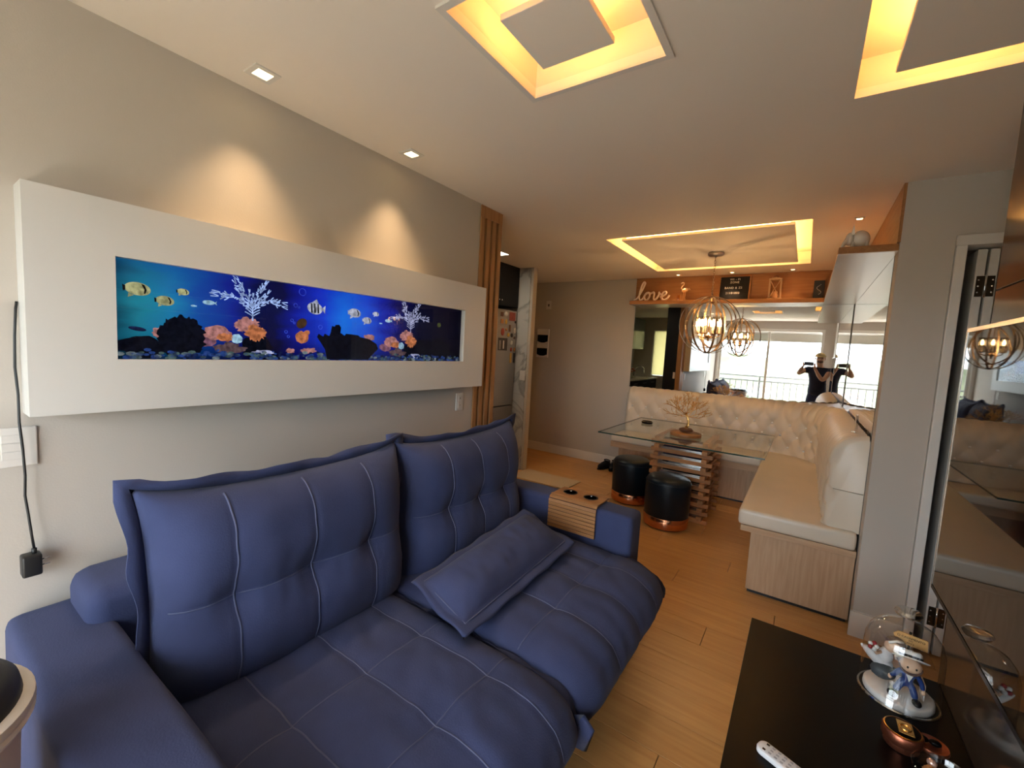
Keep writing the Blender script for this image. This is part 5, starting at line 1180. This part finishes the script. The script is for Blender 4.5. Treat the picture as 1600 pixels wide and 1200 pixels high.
ph = thing('magnet_photo', 'square photograph held on the refrigerator door', 'photo', (FX, 4.07, 1.5))
box('paper', FX+0.0005, FX+0.003, 3.985, 4.165, 1.455, 1.60, mat('photo_dark', (0.05, 0.04, 0.035), 0.5, noise_amt=0.5, nscale=15), ph)
box('figure', FX+0.0032, FX+0.004, 4.075, 4.10, 1.475, 1.57, HAT, ph); box('figure', FX+0.0032, FX+0.004, 4.0, 4.035, 1.465, 1.57, mat('photo_grey', (0.3, 0.28, 0.25), 0.6, noise_amt=0.2), ph)
oc = thing('fridge_cabinet', 'black cabinet built in over the refrigerator', 'cabinet', (-3.3, 3.98, 1.97))
box('carcass', -3.7, FX-0.022, 3.62, 4.35, 1.97, H-0.002, CHAR, oc)
for (a, b) in ((3.62, 3.983), (3.987, 4.35)): d = box('door', FX-0.0215, FX, a, b, 1.97, H-0.003, CHAR, oc, 0.002); ellipsoid('knob', (FX+0.008, (3.96 if a < 3.7 else 4.01), 2.03), (0.008, 0.008, 0.008), CHROME, d, 8)
kl = thing('kitchen_light', 'bright square light panel in the kitchen ceiling', 'light', (-2.85, 3.5, H))
box('diffuser', -3.05, -2.62, 3.28, 3.67, H-0.006, H-0.0005, emis('kitchen_panel_glow', (1.0, 0.88, 0.68), 9.0), kl); 
bm = bmesh.new()
for b in ((-3.06, -3.05, 3.27, 3.68), (-2.62, -2.61, 3.27, 3.68), (-3.05, -2.62, 3.27, 3.28), (-3.05, -2.62, 3.67, 3.68)): box_bm(bm, *b, H-0.008, H-0.0005)
bm_obj('trim', bm, WHITE, kl)
ct = thing('kitchen_counter', 'dark kitchen base cabinets with pale stone worktop', 'counter', (-3.45, 1.0, 0))
box('worktop', -3.745, -3.10, -0.295, 2.3, 0.90, 0.93, mat('pale_stone', (0.7, 0.68, 0.64), 0.25, noise_amt=0.06), ct, 0.003)
box('carcass', -3.745, -3.14, -0.295, 2.3, 0.1, 0.8995, CHAR, ct); box('plinth', -3.745, -3.2, -0.29, 2.3, 0, 0.0995, BLACK, ct)
for k in range(4): d = box('door', -3.1395, -3.12, -0.29+k*0.648, 0.35+k*0.648, 0.105, 0.89, CHAR, ct, 0.002); box('handle', -3.1195, -3.11, -0.1+k*0.648, 0.15+k*0.648, 0.82, 0.83, STEEL, d)
uc = thing('upper_cabinet', 'dark wall cabinet hanging over the kitchen counter', 'cabinet', (-3.58, 0.9, 1.62))
box('carcass', -3.745, -3.42, 0.05, 2.2, 1.62, 2.36, CHAR, uc)
for k in range(3): d = box('door', -3.4195, -3.40, 0.055+k*0.716, 0.76+k*0.716, 1.625, 2.355, mat('grey_glass_door', (0.16, 0.19, 0.2), 0.15, noise_amt=0.05), uc, 0.002); box('handle', -3.3995, -3.39, 0.2+k*0.716, 0.35+k*0.716, 1.64, 1.65, CHROME, d)
fa = thing('faucet', 'chrome arched kitchen faucet at the sink', 'faucet', (-3.42, 0.5, 0.93))
tube('spout', [(-3.42, 0.5, 0.931), (-3.42, 0.5, 1.1)]+[(-3.42+0.11*(1-cos(a*pi/10)), 0.5, 1.1+0.11*sin(a*pi/10)) for a in range(1, 11)]+[(-3.2, 0.5, 1.06)], 0.012, CHROME, fa, 10); lathe('collar', [(0.024, 0.9305), (0.024, 0.95), (0.014, 0.955)], (-3.42, 0.5, 0), CHROME, fa, 16)
cf = thing('coffee_maker', 'red and black coffee maker on the kitchen worktop', 'coffee maker', (-3.3, 1.75, 0.93))
box('body', -3.42, -3.2, 1.62, 1.85, 0.931, 1.05, mat('red_enamel', (0.25, 0.02, 0.02), 0.25, noise_amt=0.05), cf, 0.012, 3); box('tower', -3.42, -3.31, 1.63, 1.84, 1.0505, 1.24, BLACK, cf, 0.01, 3); lathe('jug', [(0.04, 1.051), (0.055, 1.08), (0.05, 1.14), (0.042, 1.16)], (-3.255, 1.735, 0), glass('jug_glass', (0.4, 0.3, 0.25), 1.2), cf, 20)
for k, (y, h) in enumerate(((0.95, 0.2), (1.05, 0.24), (1.14, 0.18), (1.24, 0.22))):
    b = thing('kitchen_jar', 'small glass jar with copper lid lined up on the worktop', 'jar', (-3.3, y, 0.93), 'jars on the kitchen worktop')
    lathe('body', [(0.001, 0.931), (0.036, 0.931), (0.038, 0.94), (0.038, 0.93+h*0.75), (0.03, 0.93+h*0.82)], (-3.3, y, 0), DISHG, b, 16); lathe('lid', [(0.033, 0.93+h*0.825), (0.033, 0.93+h), (0.001, 0.93+h)], (-3.3, y, 0), CM, b, 16)

# ================================================================== PHOTOGRAPHER (seen in the mirror)
pr = thing('person', 'person in navy t-shirt and beige cap holding up a phone', 'person', (0.24, -0.30, 0))
HSK = mat('skin', (0.52, 0.3, 0.2), 0.5, noise_amt=0.06, nscale=15); NAVY = mat('navy_cotton', (0.012, 0.016, 0.04), 0.85, noise_amt=0.1); JEAN = mat('blue_trousers', (0.015, 0.022, 0.07), 0.85, noise_amt=0.15); CAPM = mat('beige_cap', (0.62, 0.46, 0.22), 0.7, noise_amt=0.05)
X, Y = 0.245, -0.30
bv = [(X, Y, 0.92), (X, Y-0.01, 1.12), (X, Y-0.005, 1.34), (X, Y, 1.44), (X, Y+0.03, 1.515), (X, Y+0.045, 1.60), (X, Y+0.03, 1.68)]
be = [(0, 1), (1, 2), (2, 3), (3, 4), (4, 5), (5, 6)]; br = [(0.155, 0.12), (0.145, 0.11), (0.165, 0.115), 0.062, 0.066, (0.078, 0.095), 0.07]
def chain(start, pts, rad):
    a = start
    for p, r in zip(pts, rad): bv.append(p); br.append(r); be.append((a, len(bv)-1)); a = len(bv)-1
    return a
wl = chain(2, [(X-0.185, Y, 1.385), (X-0.30, Y+0.08, 1.32), (X-0.355, Y+0.15, 1.275), (X-0.32, Y+0.215, 1.36), (X-0.283, Y+0.262, 1.437)], [0.062, 0.05, 0.042, 0.039, 0.028])
pl_ = chain(wl, [(X-0.272, Y+0.272, 1.475)], [(0.034, 0.018)])
for k, dz in enumerate((-0.028, -0.008, 0.012, 0.032)): chain(pl_, [(-0.045, -0.03+0.004*k, 1.492+dz), (-0.028, -0.026, 1.496+dz*0.9), (-0.012, -0.030, 1.495+dz*0.8)], [0.009, 0.0085, 0.0075])
chain(wl, [(-0.038, -0.05, 1.452), (-0.012, -0.035, 1.452)], [0.011, 0.009])
wr = chain(2, [(X+0.185, Y, 1.385), (X+0.15, Y+0.09, 1.27), (X+0.075, Y+0.16, 1.155), (X-0.01, Y+0.21, 1.27), (X-0.065, Y+0.245, 1.385)], [0.062, 0.05, 0.042, 0.039, 0.028])
pr_ = chain(wr, [(0.155, -0.035, 1.445)], [(0.034, 0.018)])
for k, dz in enumerate((-0.028, -0.008, 0.012, 0.032)): chain(pr_, [(0.158, -0.026+0.003*k, 1.486+dz), (0.142, -0.022, 1.494+dz*0.9), (0.126, -0.027, 1.495+dz*0.8)], [0.009, 0.0085, 0.0075])
chain(wr, [(0.14, -0.05, 1.43), (0.118, -0.035, 1.45)], [0.011, 0.009])
for s in (-1, 1): chain(0, [(X+s*0.09, Y, 0.82), (X+s*0.1, Y+0.01, 0.48), (X+s*0.105, Y-0.01, 0.10), (X+s*0.115, Y+0.10, 0.035)], [0.09, 0.062, 0.042, (0.036, 0.03)])
body = skin_mesh('body', bv, be, br, HSK, pr, 2, 0)
ss = skin_mesh('t_shirt', [(X, Y, 0.78), (X, Y-0.01, 1.12), (X, Y-0.005, 1.34), (X, Y, 1.43), (X-0.185, Y, 1.385), (X-0.275, Y+0.06, 1.335), (X+0.185, Y, 1.385), (X+0.16, Y+0.065, 1.30)], [(0, 1), (1, 2), (2, 3), (2, 4), (4, 5), (2, 6), (6, 7)], [(0.185, 0.15), (0.175, 0.14), (0.19, 0.14), 0.085, 0.085, 0.075, 0.085, 0.075], NAVY, pr, 2, 0)
tv_ = [(X, Y, 1.0), (X, Y, 0.86)]; te = [(0, 1)]; trr = [(0.165, 0.13), (0.17, 0.14)]
for s in (-1, 1):
    n = len(tv_); tv_ += [(X+s*0.095, Y, 0.78), (X+s*0.1, Y+0.01, 0.48), (X+s*0.105, Y-0.01, 0.09)]; te += [(1, n), (n, n+1), (n+1, n+2)]; trr += [0.11, 0.085, 0.075]
skin_mesh('trousers', tv_, te, trr, JEAN, pr, 2, 0)
for s in (-1, 1):
    prism('shoe', ell(X+s*0.11, Y+0.06, 0.05, 0.14, 20), BK, pr, lambda p: (p[0], p[1], 0.001), lambda p: (p[0], p[1]*0.97-0.01, 0.07))
hc = Vector((X, Y+0.045, 1.615))
for s in (-1, 1):
    ellipsoid('eye', (X+s*0.032, Y+0.128, 1.625), (0.012, 0.008, 0.007), SHOE, pr, 10); ellipsoid('ear', (X+s*0.083, Y+0.035, 1.61), (0.012, 0.02, 0.032), HSK, pr, 10)
tube('nose', [(X, Y+0.128, 1.63), (X, Y+0.148, 1.60), (X, Y+0.135, 1.588)], [0.009, 0.014, 0.01], HSK, pr, 8)
tube('mouth', [(X-0.026, Y+0.122, 1.562), (X, Y+0.132, 1.558), (X+0.026, Y+0.122, 1.562)], 0.006, mat('lip', (0.35, 0.12, 0.1), 0.5, noise_amt=0.05), pr, 6)
ellipsoid('beard', (X, Y+0.075, 1.548), (0.062, 0.06, 0.032), HAIR, pr, 14)
cp = ellipsoid('cap', (X, Y+0.035, 1.655), (0.097, 0.115, 0.085), CAPM, pr, 20, None, lambda c: Vector((c.x, c.y, max(-0.12, c.z))))
V = []; n = 16
for dz in (0, 0.006):
    for k in range(n+1): a = pi*k/n; V.append((X+0.085*cos(a), Y+0.105+0.085*sin(a), 1.652+dz-0.012*sin(a)))
mesh_obj('cap_peak', V, [tuple(range(n+1)), tuple(range(n+1, 2*n+2))]+[(k, (k+1) % (n+1), n+1+(k+1) % (n+1), n+1+k) for k in range(n+1)], CAPM, cp)
ph_ = thing('smartphone', 'smartphone held sideways in both hands by the photographer', 'phone', (0.055, -0.016, 1.495))
box('body', -0.022, 0.135, -0.020, -0.012, 1.457, 1.533, BLACK, ph_, 0.003); box('screen', -0.019, 0.132, -0.0212, -0.0202, 1.46, 1.53, mat('phone_screen', (0.02, 0.02, 0.025), 0.1, emit=(0.5, 0.48, 0.45), estr=0.5, noise_amt=0.02), ph_)
for (a, b) in ((-0.010, 1.512), (-0.010, 1.482)): lathe('lens', [(0.007, -0.0118), (0.0065, -0.0105), (0.001, -0.0105)], (a, 0, b), BLACKG, ph_, 16, axis='y')
